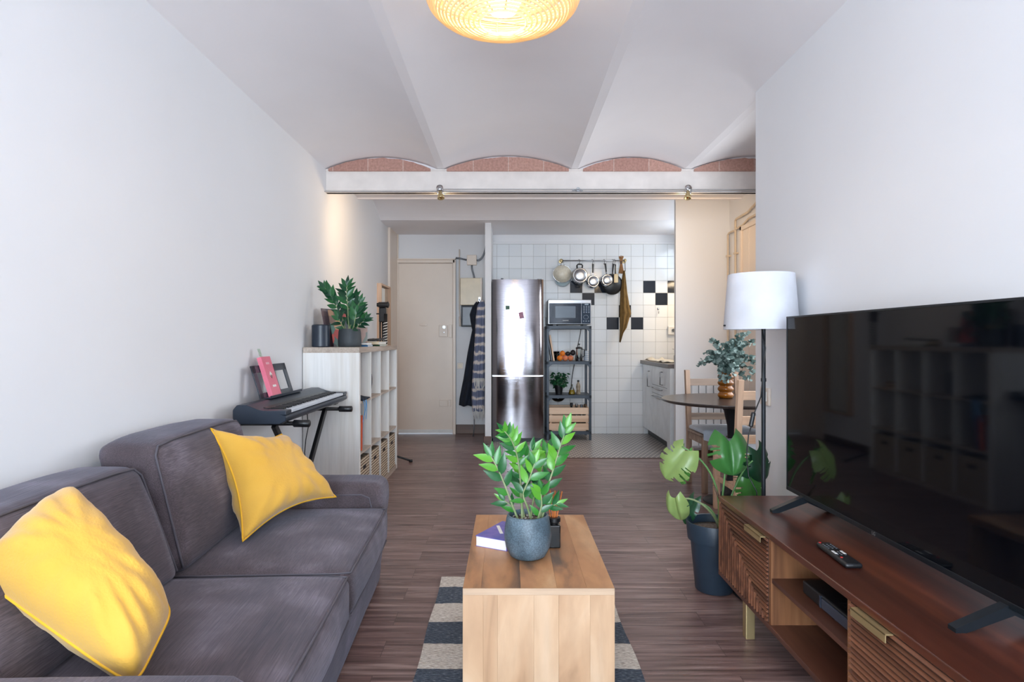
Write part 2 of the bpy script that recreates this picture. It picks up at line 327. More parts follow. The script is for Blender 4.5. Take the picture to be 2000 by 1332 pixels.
# ---------------------------------------------------------------- mesh helpers
class MB:
    def __init__(s): s.bm = bmesh.new(); s.mi = 0
    def _f(s, vs):
        try: f = s.bm.faces.new(vs); f.material_index = s.mi; return f
        except ValueError: return None
    def box(s, x0, x1, y0, y1, z0, z1, bev=0.0, seg=2):
        vs = [s.bm.verts.new((x, y, z)) for x in (x0, x1) for y in (y0, y1) for z in (z0, z1)]
        fs = [s._f([vs[i] for i in q]) for q in ((0, 1, 3, 2), (4, 6, 7, 5), (0, 4, 5, 1), (2, 3, 7, 6), (0, 2, 6, 4), (1, 5, 7, 3))]
        if bev > 0:
            es = list({e for f in fs for e in f.edges})
            r = bmesh.ops.bevel(s.bm, geom=es, offset=bev, segments=seg, affect='EDGES', profile=0.5)
            for f in r['faces']: f.material_index = s.mi
        return vs
    def obox(s, c, ax, ay, az, hx, hy, hz, bev=0.0):
        """box about c with unit axes and half sizes"""
        n0 = len(s.bm.verts); s.box(-hx, hx, -hy, hy, -hz, hz, bev); s.bm.verts.ensure_lookup_table()
        c = Vector(c)
        for v in s.bm.verts[n0:]: v.co = c + ax * v.co.x + ay * v.co.y + az * v.co.z
    def bar(s, a, b, wx, wy, up=(0, 0, 1), bev=0.0):
        a, b = Vector(a), Vector(b); z = (b - a).normalized(); up = Vector(up)
        x = up.cross(z)
        if x.length < 1e-4: x = Vector((1, 0, 0)).cross(z)
        x.normalize(); y = z.cross(x)
        s.obox((a + b) / 2, x, y, z, wx / 2, wy / 2, (b - a).length / 2, bev)
    def tube(s, pts, r, n=10, caps=True, closed=False):
        pts = [Vector(p) for p in pts]; rs = r if hasattr(r, '__len__') else [r] * len(pts); rings = []
        prev = None; m = len(pts)
        for i, p in enumerate(pts):
            t = (pts[(i + 1) % m] - pts[i - 1]) if closed else (pts[min(i + 1, m - 1)] - pts[max(i - 1, 0)])
            t = t.normalized() if t.length > 1e-9 else Vector((0, 0, 1))
            if prev is None: u = t.orthogonal().normalized()
            else:
                u = prev - t * prev.dot(t); u = u.normalized() if u.length > 1e-6 else t.orthogonal().normalized()
            prev = u; v = t.cross(u)
            rings.append([s.bm.verts.new(p + (u * math.cos(2 * PI * k / n) + v * math.sin(2 * PI * k / n)) * rs[i]) for k in range(n)])
        for i in range(m - (0 if closed else 1)):
            a, b = rings[i], rings[(i + 1) % m]
            for k in range(n): s._f([a[k], a[(k + 1) % n], b[(k + 1) % n], b[k]])
        if caps and not closed: s._f(rings[0][::-1]); s._f(rings[-1])
    def lathe(s, prof, c=(0, 0, 0), n=32, axis=None, sx=1.0, sy=1.0):
        """prof: list of (radius, height) along z from c"""
        c = Vector(c); rot = Vector((0, 0, 1)).rotation_difference(Vector(axis)).to_matrix() if axis else Matrix.Identity(3)
        rings = []
        for r, h in prof:
            if r < 1e-6: rings.append([s.bm.verts.new(c + rot @ Vector((0, 0, h)))])
            else: rings.append([s.bm.verts.new(c + rot @ Vector((r * sx * math.cos(2 * PI * k / n), r * sy * math.sin(2 * PI * k / n), h))) for k in range(n)])
        for a, b in zip(rings, rings[1:]):
            for k in range(n):
                k2 = (k + 1) % n
                if len(a) == 1 and len(b) == 1: continue
                if len(a) == 1: s._f([a[0], b[k], b[k2]])
                elif len(b) == 1: s._f([a[k], a[k2], b[0]])
                else: s._f([a[k], a[k2], b[k2], b[k]])
    def prism(s, poly, a0, a1, plane='xz'):
        """extrude a 2D polygon between a0 and a1 along the third axis"""
        def mk(p, t):
            return {'xz': (p[0], t, p[1]), 'yz': (t, p[0], p[1]), 'xy': (p[0], p[1], t)}[plane]
        A = [s.bm.verts.new(mk(p, a0)) for p in poly]; B = [s.bm.verts.new(mk(p, a1)) for p in poly]
        s._f(A[::-1]); s._f(B)
        for i in range(len(poly)): j = (i + 1) % len(poly); s._f([A[i], A[j], B[j], B[i]])
    def grid(s, fn, nu, nv, closed_u=False):
        V = [[s.bm.verts.new(fn(i / nu, j / nv)) for j in range(nv + 1)] for i in range(nu + (0 if closed_u else 1))]
        for i in range(nu):
            for j in range(nv):
                i2 = (i + 1) % len(V); s._f([V[i][j], V[i2][j], V[i2][j + 1], V[i][j + 1]])
        return V
    def leaf(s, base, d, nrm, L, W, fold=0.25, droop=0.15, n=6):
        base = Vector(base); d = Vector(d).normalized(); nrm = Vector(nrm); sd = d.cross(nrm).normalized(); nrm = sd.cross(d).normalized()
        rows = []
        for i in range(n + 1):
            t = i / n; wd = W / 2 * math.sin(PI * t ** 0.8) * (1 - .12 * t) if 0 < t < 1 else 0.0006
            c = base + d * L * t - nrm * (droop * L * t * t)
            rows.append([s.bm.verts.new(c - sd * wd + nrm * wd * fold), s.bm.verts.new(c), s.bm.verts.new(c + sd * wd + nrm * wd * fold)])
        for a, b in zip(rows, rows[1:]):
            s._f([a[0], a[1], b[1], b[0]]); s._f([a[1], a[2], b[2], b[1]])
    def shift(s, f):
        for v in s.bm.verts: v.co = f(v.co)

def wl(o):
    v = Vector((0, 0, 0))
    while o: v = v + o.location; o = o.parent
    return v
def obj(name, mb, mats, parent=None, smooth=False, local=False, sub=0, label=None, kind=None, angle=None):
    bm = mb.bm
    if parent is not None and not local:
        off = wl(parent)
        for v in bm.verts: v.co -= off
    bmesh.ops.recalc_face_normals(bm, faces=bm.faces)
    me = bpy.data.meshes.new(name); bm.to_mesh(me); bm.free()
    for m in (mats if isinstance(mats, (list, tuple)) else [mats]): me.materials.append(M[m] if isinstance(m, str) else m)
    if smooth:
        for p in me.polygons: p.use_smooth = True
        if angle: me.set_sharp_from_angle(angle=math.radians(angle))
    o = bpy.data.objects.new(name, me); COL.objects.link(o)
    if parent is not None: o.parent = parent
    if sub:
        sm = o.modifiers.new('subsurf', 'SUBSURF'); sm.levels = sub; sm.render_levels = sub
    if label: o['label'] = label
    if kind: o['kind'] = kind
    return o
def tag(o, label, cat, group=None):
    o['label'] = label; o['category'] = cat
    if group: o['group'] = group
    return o
def thing(name, label, cat, loc=(0, 0, 0), group=None, rz=0):
    o = bpy.data.objects.new(name, None); COL.objects.link(o); o.location = loc; o.rotation_euler = (0, 0, rz); o.empty_display_size = 0.05
    return tag(o, label, cat, group)
def struct(name, mb, mats, parent=None, **k):
    o = obj(name, mb, mats, parent, **k)
    if parent is None: o['kind'] = 'structure'
    return o
def single(name, mb, mats, label, cat, group=None, **k):
    """a thing that is one mesh, its origin moved to its base"""
    vs = mb.bm.verts; n = len(vs)
    cx = sum(v.co.x for v in vs) / n; cy = sum(v.co.y for v in vs) / n; cz = min(v.co.z for v in vs)
    for v in vs: v.co -= Vector((cx, cy, cz))
    o = obj(name, mb, mats, **k); o.location = (cx, cy, cz); return tag(o, label, cat, group)
def text(name, body, size, loc, rot, mat, parent, ext=0.0004):
    c = bpy.data.curves.new(name, 'FONT'); c.body = body; c.size = size; c.extrude = ext; c.align_x = 'CENTER'; c.align_y = 'CENTER'
    c.materials.append(M[mat]); o = bpy.data.objects.new(name, c); COL.objects.link(o); o.parent = parent
    me = bpy.data.meshes.new_from_object(o); bpy.data.objects.remove(o); o = bpy.data.objects.new(name, me); COL.objects.link(o); o.parent = parent
    o.location = Vector(loc) - wl(parent); o.rotation_euler = rot; return o
def bez(a, b, c, d, n=12):
    a, b, c, d = map(Vector, (a, b, c, d)); r = []
    for i in range(n + 1):
        t = i / n; u = 1 - t; r.append(a * u ** 3 + b * 3 * u * u * t + c * 3 * u * t * t + d * t ** 3)
    return r
def arc_curve(a, b, bulge, n=12):
    """curve from a to b bulging by a vector"""
    a, b, k = Vector(a), Vector(b), Vector(bulge)
    return [a.lerp(b, i / n) + k * (4 * (i / n) * (1 - i / n)) for i in range(n + 1)]

# ================================================================ THE SETTING
XL, XR, YB, YE = -1.41, 1.33, -3.2, 7.80      # left wall, right wall, balcony wall, end wall
XA = 2.18                                      # alcove side wall
ZC = 2.49                                      # springing of the vaults
b = MB(); b.box(XL - .15, 2.45, YB - .1, 6.19, -0.05, 0); b.box(XL - .15, -0.235, 6.19, YE + .1, -0.05, 0); b.box(1.64, 2.45, 6.19, 6.36, -0.05, 0)
struct('floor', b, 'floor')
b = MB(); b.box(-0.235, 1.64, 6.19, YE + .1, -0.05, 0.001); b.box(1.64, 2.45, 6.36, YE + .1, -0.05, 0.001); struct('floor_kitchen', b, 'mosaic')
b = MB(); b.box(-0.245, 1.64, 6.165, 6.19, 0, 0.004); b.box(-0.262, -0.235, 6.165, 7.0, 0, 0.004); struct('trim_1', b, 'baseboard')
b = MB(); b.box(XL - .15, XL, YB, YE + .1, 0, 2.75); struct('wall_left', b, 'wall')
b = MB(); b.box(XR, 2.45, YB, 3.36, 0, 2.75); struct('wall_right', b, 'wall')
# alcove side wall with an unseen opening added for the fill light
b = MB(); b.box(XA, XA + .27, 3.36, 3.7, 0, 2.75); b.box(XA, XA + .27, 5.0, 6.36, 0, 2.75); b.box(XA, XA + .27, 3.7, 5.0, 0, .75); b.box(XA, XA + .27, 3.7, 5.0, 2.25, 2.75)
struct('wall_alcove', b, 'wall')
b = MB(); b.box(1.65, XA + .27, 6.16, 6.215, 0, 2.75); struct('wall_dining', b, 'wall')
b = MB(); b.box(XA + .12, XA + .27, 6.215, YE + .1, 0, 2.75); struct('wall_kitchen_right', b, 'tilewhite')
b = MB(); b.box(-0.262, -0.195, 7.01, YE, 0, 2.75); struct('wall_stub', b, 'wall')
# end wall left part around the door, plus plaster above the tiles
DX0, DX1, DZ = -1.40, -0.66, 2.165
b = MB(); b.box(XL - .15, DX0, YE, YE + .12, 0, 2.75); b.box(DX1, -0.2, YE, YE + .12, 0, 2.75); b.box(DX0, DX1, YE, YE + .12, DZ, 2.75); b.box(-0.2, 2.45, YE + .008, YE + .12, 0, 2.75)
struct('wall_back', b, 'wall')
# balcony wall behind the camera
b = MB(); b.box(XL - .15, -1.15, YB - .2, YB, 0, 2.75); b.box(0.85, 2.45, YB - .2, YB, 0, 2.75); b.box(-1.15, 0.85, YB - .2, YB, 2.4, 2.75); struct('wall_balcony', b, 'wall')
# tiled splashback, one quad per tile
b = MB(); px = 23.8 / 156.4; x0 = (1184.7 - 993) / 156.4; z0 = H + (664 - 548.4) / 156.4
black = {(-3, 0), (-1, 0), (3, 0), (5, 0), (-2, 1), (4, 1), (1, 2), (0, 3), (2, 3), (-5, 3), (7, 1), (6, 3)}
b.mi = 2; b.box(-0.2, 2.3, YE, YE + .008, 0, z0 + 3 * px); 
for i in range(-10, 8):
    for r in range(-3, 14):
        xa = max(x0 + i * px + .0012, -.194); xb = min(x0 + (i + 1) * px - .0012, 2.299); za = z0 - r * px - .0012; zb = max(z0 - (r + 1) * px + .0012, 0.002)
        if xb - xa < .01 or za - zb < .01: continue
        b.mi = 1 if (i, r) in black else 0
        b.box(xa, xb, YE - .004, YE, zb, za, 0.0012, 1)
struct('trim_tiles', b, ['tilewhite', 'tileblack', 'grout'])
b = MB(); b.box(-.195, 2.3, YE - .016, YE + .008, z0 + 3 * px, z0 + 3 * px + .028, .004); struct('trim_2', b, 'wall')
# vaulted ceiling over the living room
def vault_profile():
    pts = []
    for a, c, rise in ((-1.41, -.545, .090), (-.495, .485, .100), (.535, 1.36, .090), (1.41, 2.45, .10)):
        for k in range(17):
            u = k / 16; e = abs(2 * u - 1); pts.append((a + (c - a) * u, ZC + rise * (1 - e * e)))
    return pts
prof = vault_profile(); b = MB()
def ceilfn(u, v):
    i = u * (len(prof) - 1); k = min(int(round(i)), len(prof) - 1); x, z = prof[k]; return (x, YB + (4.86 - YB) * v, z)
b.grid(ceilfn, len(prof) - 1, 24); struct('ceiling', b, 'ceil', smooth=True, angle=11)
b = MB(); b.box(XL - .15, 2.45, YB - .2, YE + .12, 2.70, 2.76); struct('ceiling_slab', b, 'ceil')
# ceiling behind the beam: flat, a cross vault, flat again
b = MB(); yz = [(4.86, 2.50), (5.83, 2.50), (5.83, 2.485)] + [(5.86 + 1.0 * k / 20, 2.485 + .15 * (1 - (2 * k / 20 - 1) ** 2)) for k in range(21)] + [(6.86, 2.485), (YE + .02, 2.485)]
b.grid(lambda u, v: (XL + (2.45 - XL) * v, yz[int(round(u * (len(yz) - 1)))][0], yz[int(round(u * (len(yz) - 1)))][1]), len(yz) - 1, 2)
struct('ceiling_kitchen', b, 'ceil')
# exposed brick crescents above the beam
for n, (a, c, h) in enumerate(((-1.385, -.60, .082), (-.475, .465, .090), (.575, 1.33, .082), (1.43, 2.2, .08))):
    b = MB(); top = [(a + (c - a) * k / 24, 2.487 + (h + .004 * random.uniform(-1, 1)) * (1 - abs(2 * k / 24 - 1) ** 2.1)) for k in range(25)]
    poly = [(c, 2.47)] + top[::-1] + [(a, 2.47)]
    b.prism(poly, 4.800, 4.85); struct('trim_%d' % (n + 3), b, 'brick')
# plaster skirt between brick and ceiling
b = MB(); b.grid(lambda u, v: (prof[int(round(u * (len(prof) - 1)))][0], 4.835, 2.46 + (prof[int(round(u * (len(prof) - 1)))][1] - 2.46) * v), len(prof) - 1, 1); struct('trim_7', b, 'ceil')
# steel beam
b = MB(); b.box(XL, 2.3, 4.82, 4.86, 2.306, 2.486, .003, 1); b.box(XL, 2.3, 4.812, 4.87, 2.474, 2.488, .002, 1); b.box(XL, 2.3, 4.808, 4.87, 2.306, 2.318, .002, 1); b.box(XL, 2.3, 4.814, 4.82, 2.325, 2.330)
struct('trim_8', b, 'beam')
b = MB(); b.box(XL, XL + .028, 7.30, YE, 0, 2.49, .004, 1); b.tube([(XL + .035, 7.77, 0), (XL + .035, 7.77, 2.49)], .008); struct('trim_9', b, 'cream')
# entrance door
d = struct('door_1', (lambda b: (b.box(-1.375, -.695, 7.785, 7.83, 0.012, 2.125, .003, 1), b)[1])(MB()), 'cream')
d.location = (0, 0, 0)
b = MB(); b.box(-1.405, -1.378, 7.755, 7.84, 0, 2.165, .004, 1); b.box(-.692, -.655, 7.755, 7.84, 0, 2.165, .004, 1); b.box(-1.405, -.655, 7.755, 7.84, 2.128, 2.165, .004, 1); b.box(-.668, -.655, 7.74, 7.80, 0, 2.175); b.box(-1.41, -.655, 7.74, 7.80, 2.165, 2.18)
obj('door_frame', b, 'cream', d)
b = MB(); b.box(-1.375, -.695, 7.778, 7.786, .012, .055); obj('sweep', b, 'white', d)
b = MB(); b.box(-.865, -.755, 7.764, 7.785, 1.21, 1.355, .004); b.tube([(-.80, 7.764, 1.285), (-.80, 7.750, 1.285)], .016); b.box(-.745, -.735, 7.76, 7.785, 1.20, 1.365); b.box(-.735, -.70, 7.755, 7.785, 1.20, 1.36, .004); lk = obj('lock', b, 'cream', d)
b = MB(); b.lathe([(.02, 0), (.02, .004), (0, .004)], (-.80, 7.762, 1.33), 16, (0, -1, 0)); b.box(-.806, -.794, 7.756, 7.764, 1.26, 1.30); obj('keyhole', b, 'satin', lk)
b = MB(); b.box(-.86, -.755, 7.770, 7.785, .345, .42, .004); b.box(-.745, -.715, 7.765, 7.785, .34, .425, .004); b.lathe([(.022, 0), (.022, .006), (.012, .006), (.012, .003), (0, .003)], (-.79, 7.768, .383), 18, (0, -1, 0)); obj('lower_lock', b, 'cream', d)
b = MB(); b.lathe([(.05, 0), (.048, .004), (.02, .006), (.018, .012), (0, .012)], (-1.06, 7.785, 1.36), 24, (0, -1, 0), 1, .45); obj('peephole', b, 'cream', d)
# skirting boards
b = MB(); b.box(-.655, -.262, 7.78, 7.80, 0, .115, .003, 1); struct('baseboard_back', b, 'baseboard')
b = MB(); b.box(-.278, -.195, 6.995, 7.01, 0, .09, .003, 1); b.box(-.278, -.262, 7.0, 7.79, 0, .09); struct('baseboard_stub', b, 'baseboard')
b = MB(); b.box(1.64, 2.18, 6.14, 6.16, 0, .085, .003, 1); b.box(1.642, 1.65, 6.14, 6.215, 0, .085); struct('baseboard_dining', b, 'baseboard')
b = MB(); b.box(2.165, 2.18, 3.36, 6.16, 0, .085, .003, 1); struct('baseboard_alcove', b, 'baseboard')
b = MB(); b.box(XL, XL + .012, YB, 7.3, 0, .08, .003, 1); struct('baseboard_left', b, 'baseboard')
b = MB(); b.box(1.318, 1.33, YB, 3.36, 0, .08); b.box(1.318, 2.18, 3.36, 3.372, 0, .08); struct('baseboard_right', b, 'baseboard')
# balcony window, and an added unseen one around the alcove fill
def window(name, axis, fixed, a0, a1, z0, z1, t=.05):
    b = MB(); w_ = .06
    def bx(p0, p1, q0, q1):
        if axis == 'y': b.box(p0, p1, fixed - t, fixed, q0, q1)
        else: b.box(fixed, fixed + t, p0, p1, q0, q1)
    bx(a0, a0 + w_, z0, z1); bx(a1 - w_, a1, z0, z1); bx(a0, a1, z0, z0 + w_); bx(a0, a1, z1 - w_, z1); mid = (a0 + a1) / 2; bx(mid - w_ / 2, mid + w_ / 2, z0, z1)
    o = struct(name, b, 'white')
    g = MB()
    if axis == 'y': g.box(a0 + w_, a1 - w_, fixed - t * .6, fixed - t * .5, z0 + w_, z1 - w_)
    else: g.box(fixed + t * .5, fixed + t * .6, a0 + w_, a1 - w_, z0 + w_, z1 - w_)
    obj('pane', g, 'glass', o)
window('window_1', 'y', YB - .1, -1.15, .85, 0.0, 2.4)
window('fill_window', 'x', XA + .15, 3.7, 5.0, .75, 2.25)  # unseen window added to house the alcove fill light
# cream closet door boards and conduits on the alcove side wall
b = MB()
for y0, y1 in ((5.02, 5.2), (5.205, 5.4), (5.405, 5.6), (5.605, 5.76)): b.box(XA - .022, XA, y0, y1, .05, 2.18, .003, 1)
d2 = struct('door_2', b, 'cream')
b = MB(); b.box(XA - .035, XA, 5.76, 5.80, 0, 2.22, .003, 1); b.box(XA - .035, XA, 4.98, 5.80, 2.18, 2.22, .003, 1); obj('door_frame', b, 'cream', d2)
b = MB()
b.tube([(2.155, 6.13, .1), (2.155, 6.13, 2.20), (2.155, 6.10, 2.215), (2.155, 5.93, 2.215)], .010)
b.tube([(2.155, 5.93, .1), (2.155, 5.93, 2.30), (2.155, 5.90, 2.315), (2.155, 5.62, 2.32), (2.155, 5.4, 2.37)], .011)
b.tube([(2.155, 5.93, 2.22), (2.155, 5.75, 2.225), (2.155, 5.6, 2.26), (2.155, 5.3, 2.26)], .010)
for y in (6.13, 5.93):
    b.box(2.14, 2.18, y - .02, y + .02, 1.985, 2.0); b.box(2.14, 2.18, y - .02, y + .02, .9, .915)
single('heating_pipe', b, 'pipe', 'cream painted pipes climbing and branching on the alcove side wall', 'pipe', smooth=True, angle=40)

# radiator
t = thing('radiator', 'white sectional radiator on the wall behind the round table', 'radiator', (1.9, 6.07, .12))
b = MB()
for i in range(8):
    xx = 1.77 + i * .072
    if xx > 2.1: break
    b.box(xx, xx + .066, 6.03, 6.10, .14, .74, .010)
obj('sections', b, 'whitelac', t)
b = MB(); b.box(1.77, 2.12, 6.045, 6.085, .13, .155); obj('lower_header', b, 'whitelac', t)
b = MB(); b.box(1.77, 2.12, 6.045, 6.085, .725, .75, .004); obj('upper_header', b, 'whitelac', t)
for xx in (1.85, 2.05): b = MB(); b.box(xx, xx + .02, 6.10, 6.16, .6, .63); obj('wall_bracket', b, 'whitelac', t)
for xx in (1.79, 2.08): b = MB(); b.tube([(xx, 6.065, .14), (xx, 6.065, 0)], .010); obj('pipe', b, 'pipe', t)

# electric fittings by the entrance door
b = MB(); b.box(-.515, -.395, 7.745, 7.80, 2.10, 2.225, .006); single('junction_box', b, 'cream', 'small cream junction box high on the wall right of the entrance door', 'junction box')
t = thing('fuse_box', 'large cream fuse box on the wall beside the entrance door', 'fuse box', (-.46, 7.8, 1.6))
b = MB(); b.box(-.595, -.33, 7.70, 7.80, 1.60, 1.935, .006); obj('cover', b, 'fuse', t)
b = MB(); b.box(-.345, -.325, 7.69, 7.80, 1.59, 1.94, .003); obj('flange', b, 'cream', t)
t = thing('meter_box', 'grey glazed meter box below the cream fuse box', 'meter box', (-.48, 7.8, 1.33))
b = MB(); b.box(-.585, -.36, 7.73, 7.80, 1.335, 1.595, .005); obj('case', b, 'blackmetal', t)
b = MB(); b.box(-.565, -.38, 7.722, 7.732, 1.355, 1.575); obj('pane', b, 'meter', t)
b = MB(); b.tube([(-.655, 7.77, 2.19), (-.60, 7.77, 2.185), (-.52, 7.77, 2.165)], .011); b.tube(bez((-.395, 7.77, 2.16), (-.33, 7.77, 2.15), (-.28, 7.75, 2.25), (-.268, 7.74, 2.42)), .012); b.tube(bez((-.455, 7.77, 2.10), (-.46, 7.77, 2.03), (-.43, 7.77, 2.0), (-.425, 7.77, 1.93)), .011)
single('conduit_cable', b, 'greymetal', 'grey cables looping out of the small junction box', 'cable', smooth=True)
b = MB(); b.tube([(-.61, 7.785, 2.30), (-.612, 7.785, 1.6), (-.60, 7.785, 1.45)], .008); b.tube([(-.605, 7.78, 1.46), (-.600, 7.775, 1.34)], .013); single('thin_conduit', b, 'cream', 'thin white conduit running down beside the door frame', 'conduit', smooth=True)
t = thing('light_switch', 'cream light switch on the wall by the hanging coat', 'light switch', (-.60, 7.79, .83))
b = MB(); b.box(-.64, -.565, 7.788, 7.80, .81, .885, .004); obj('plate', b, 'cream', t)
b = MB(); b.box(-.622, -.583, 7.782, 7.789, .828, .868, .002); obj('rocker', b, 'fuse', t)
t = thing('wall_socket', 'cream switch plate on the right wall behind the floor lamp', 'switch', (1.325, 3.22, .84))
b = MB(); b.box(1.316, 1.33, 3.16, 3.27, .835, .925, .004); obj('plate', b, 'cream', t)
b = MB(); b.box(1.312, 1.318, 3.185, 3.245, .855, .905, .002); obj('rocker', b, 'white', t)
t = thing('kitchen_socket', 'white double socket on the tiles above the worktop', 'socket', (2.04, 7.78, 1.25))
b = MB(); b.box(1.985, 2.12, 7.765, 7.797, 1.235, 1.34, .006); obj('plate', b, 'white', t)
b = MB(); b.lathe([(.02, 0), (.02, .006), (.015, .006), (.015, .001), (0, .001)], (2.05, 7.764, 1.29), 18, (0, -1, 0)); obj('outlet', b, 'greymetal', t)
b = MB(); b.tube([(1.87, 7.797, 1.56), (1.87, 7.775, 1.555), (1.87, 7.765, 1.52), (1.87, 7.772, 1.50), (1.87, 7.785, 1.505)], .005, 8); b.lathe([(.016, 0), (.014, .006), (0, .006)], (1.87, 7.797, 1.56), 14, (0, -1, 0)); single('wall_hook', b, 'chrome', 'small metal hook on the tiles above the socket', 'hook', smooth=True)

# ================================================================ CEILING LAMPS
lc = Vector((-.018, 2.06, 2.30)); R0, h0 = .25, .088
t = thing('pendant_lamp', 'lit round rattan coil lamp hanging under the vaulted ceiling', 'pendant lamp', lc)
b = MB()
rings = []
def shell(a): return (R0 * math.cos(a), h0 * math.sin(a))
angs = [-1.25 + 2.45 * k / 33 for k in range(34)]
for a in angs:
    r, z = shell(a); wob = random.uniform(-.0012, .0012)
    b.tube([(lc.x + (r + wob) * math.cos(q * PI / 36), lc.y + (r + wob) * math.sin(q * PI / 36), lc.z + z) for q in range(72)], .0042, 6, closed=True)
obj('coil_shade', b, 'rattan', t, smooth=True)
b = MB()
for q in range(12):
    a0 = q * PI / 6 + .1
    b.tube([(lc.x + (shell(a)[0] - .005) * math.cos(a0), lc.y + (shell(a)[0] - .005) * math.sin(a0), lc.z + shell(a)[1] * .97) for a in angs], .0035, 6)
obj('rib', b, 'rattan', t, smooth=True)
b = MB(); b.lathe([(0, -.055), (.045, -.045), (.062, -.01), (.05, .035), (.02, .06), (0, .06)], lc, 28)
obj('bulb', b, emissive('bulb_glow', (255, 226, 176), 30), t, smooth=True)
b = MB(); b.tube([lc + Vector((0, 0, .06)), lc + Vector((0, 0, .28))], .004); b.lathe([(0, 0), (.05, 0), (.045, .02), (.015, .03), (0, .03)], (lc.x, lc.y, 2.565), 24); obj('cord', b, 'white', t, smooth=True)
b = MB(); b.tube([(lc.x - .08, lc.y - .02, lc.z - .084), (lc.x + .08, lc.y + .02, lc.z - .084)], .0025, 6); obj('crossbar', b, 'brass', t)
bulb_light('pendant_glow', (lc.x, lc.y, lc.z - .07), 6, WARM, .05)
bulb_light('pendant_glow_inside', (lc.x, lc.y, lc.z + .0), 52, (1, .86, .64), .064)

t = thing('cable_track', 'thin light track wire running along the bottom of the beam', 'cable track', (0, 4.79, 2.30))
b = MB(); b.tube([(XL, 4.785, 2.308), (2.2, 4.785, 2.308)], .0028, 8); b.tube([(-.50, 4.785, 2.326), (2.2, 4.785, 2.322)], .0025, 8); obj('wire', b, 'satin', t)
b = MB(); b.lathe([(0, 0), (.016, 0), (.016, .02), (0, .02)], (.535, 4.812, 2.326), 16, (0, -1, 0)); b.tube([(.49, 4.79, 2.316), (.535, 4.79, 2.326), (.57, 4.79, 2.314)], .004, 8); obj('anchor', b, 'satin', t, smooth=True, angle=40)
def spotlight(x, lean, label):
    base = Vector((x, 4.775, 2.33)); t = thing('spotlight', label, 'spotlight', base, 'spotlights clipped on the beam track')
    b = MB(); b.lathe([(0, -.006), (.02, -.006), (.026, 0), (.026, .008), (0, .012)], base + Vector((0, 0, 0)), 20, (0, -1, .25)); b.tube(arc_curve(base, base + Vector((.012 * lean, -.01, -.055)), (-.022, -.01, 0)), .0045, 8); b.tube(arc_curve(base, base + Vector((.012 * lean, -.01, -.055)), (.022, -.01, 0)), .0045, 8); obj('clip', b, 'chrome', t, smooth=True)
    hd = base + Vector((.014 * lean, -.015, -.055)); ax = Vector((.25 * lean, -.35, -1)).normalized()
    b = MB(); b.lathe([(0, -.03), (.012, -.03), (.017, -.01), (.026, .022), (.027, .03), (.022, .03), (.014, .004), (0, 0)], hd, 20, ax); obj('head', b, 'brass', t, smooth=True)
    b = MB(); b.lathe([(0, 0), (.009, .004), (.011, .02), (0, .036)], hd, 14, ax); obj('lens', b, 'amber', t, smooth=True)
spotlight(-.525, .6, 'left brass and chrome spotlight clipped under the beam')
spotlight(1.375, -.6, 'right brass and chrome spotlight clipped under the beam')
spot('spot_left', (-.60, 4.92, 2.22), (-1.41, 5.35, 1.95), 14, 1.7, WARM, 1.0)
bulb_light('spot_left_bulb', (-.52, 4.93, 2.24), 3.5, WARM, .03); bulb_light('spot_right_bulb', (1.375, 4.93, 2.24), 3.5, WARM, .03)
spot('spot_left_near', (-.75, 5.0, 2.20), (-1.41, 5.0, 2.15), 5, 2.2, WARM, 1.0)
spot('spot_right', (1.45, 4.95, 2.2), (1.9, 6.16, 1.95), 26, 1.6, WARM, 1.0)

# ================================================================ SOFA
SA = math.radians(2.5)
so = Vector((-.533, 2.085, 0))       # a point on the sofa front, middle; local x = towards the room, local y = away
def softbox(b, x0, x1, y0, y1, z0, z1, r=.05, puff=(0, 0, 0), n=12, wob=.004, seed=0):
    cx, cy, cz = (x0 + x1) / 2, (y0 + y1) / 2, (z0 + z1) / 2; hx, hy, hz = (x1 - x0) / 2, (y1 - y0) / 2, (z1 - z0) / 2
    cache = {}
    def vert(i, j, k):
        key = (i, j, k)
        if key in cache: return cache[key]
        u = Vector((2 * i / n - 1, 2 * j / n - 1, 2 * k / n - 1)); u = Vector([math.copysign(abs(c) ** .72, c) for c in u])
        p = Vector((u.x * hx, u.y * hy, u.z * hz)); q = Vector([max(-(h - r), min(h - r, c)) for c, h in zip(p, (hx, hy, hz))]); dlt = p - q
        if dlt.length > 1e-9: p = q + dlt.normalized() * min(dlt.length, r) if sum(abs(c) > 1e-9 for c in dlt) > 1 else p
        fx, fy, fz = [1 - c * c for c in (u.x, u.y, u.z)]
        p.x += math.copysign(puff[0] * fy * fz, u.x) if abs(u.x) > .99 else 0
        p.y += math.copysign(puff[1] * fx * fz, u.y) if abs(u.y) > .99 else 0
        p.z += math.copysign(puff[2] * fx * fy, u.z) if abs(u.z) > .99 else 0
        nz = noise.noise_vector(p * 5 + Vector((seed, seed * 2.3, 0))) * wob
        v = b.bm.verts.new(Vector((cx, cy, cz)) + p + nz); cache[key] = v; return v
    rng = range(n)
    for i in rng:
        for j in rng:
            for k in (0, n): b._f([vert(i, j, k), vert(i + 1, j, k), vert(i + 1, j + 1, k), vert(i, j + 1, k)])
            for k in (0, n): b._f([vert(i, k, j), vert(i + 1, k, j), vert(i + 1, k, j + 1), vert(i, k, j + 1)])
            for k in (0, n): b._f([vert(k, i, j), vert(k, i + 1, j), vert(k, i + 1, j + 1), vert(k, i, j + 1)])
sofa = thing('sofa', 'dark grey corduroy two seat sofa with loose cushions along the left wall', 'sofa', so, rz=SA)
SL = 1.04      # half length, outer
b = MB(); softbox(b, -.80, -.045, -SL + .03, SL - .03, .004, .29, .03, (.012, 0, 0), 14, .004); obj('base', b, 'sofa', sofa, True, local=True)
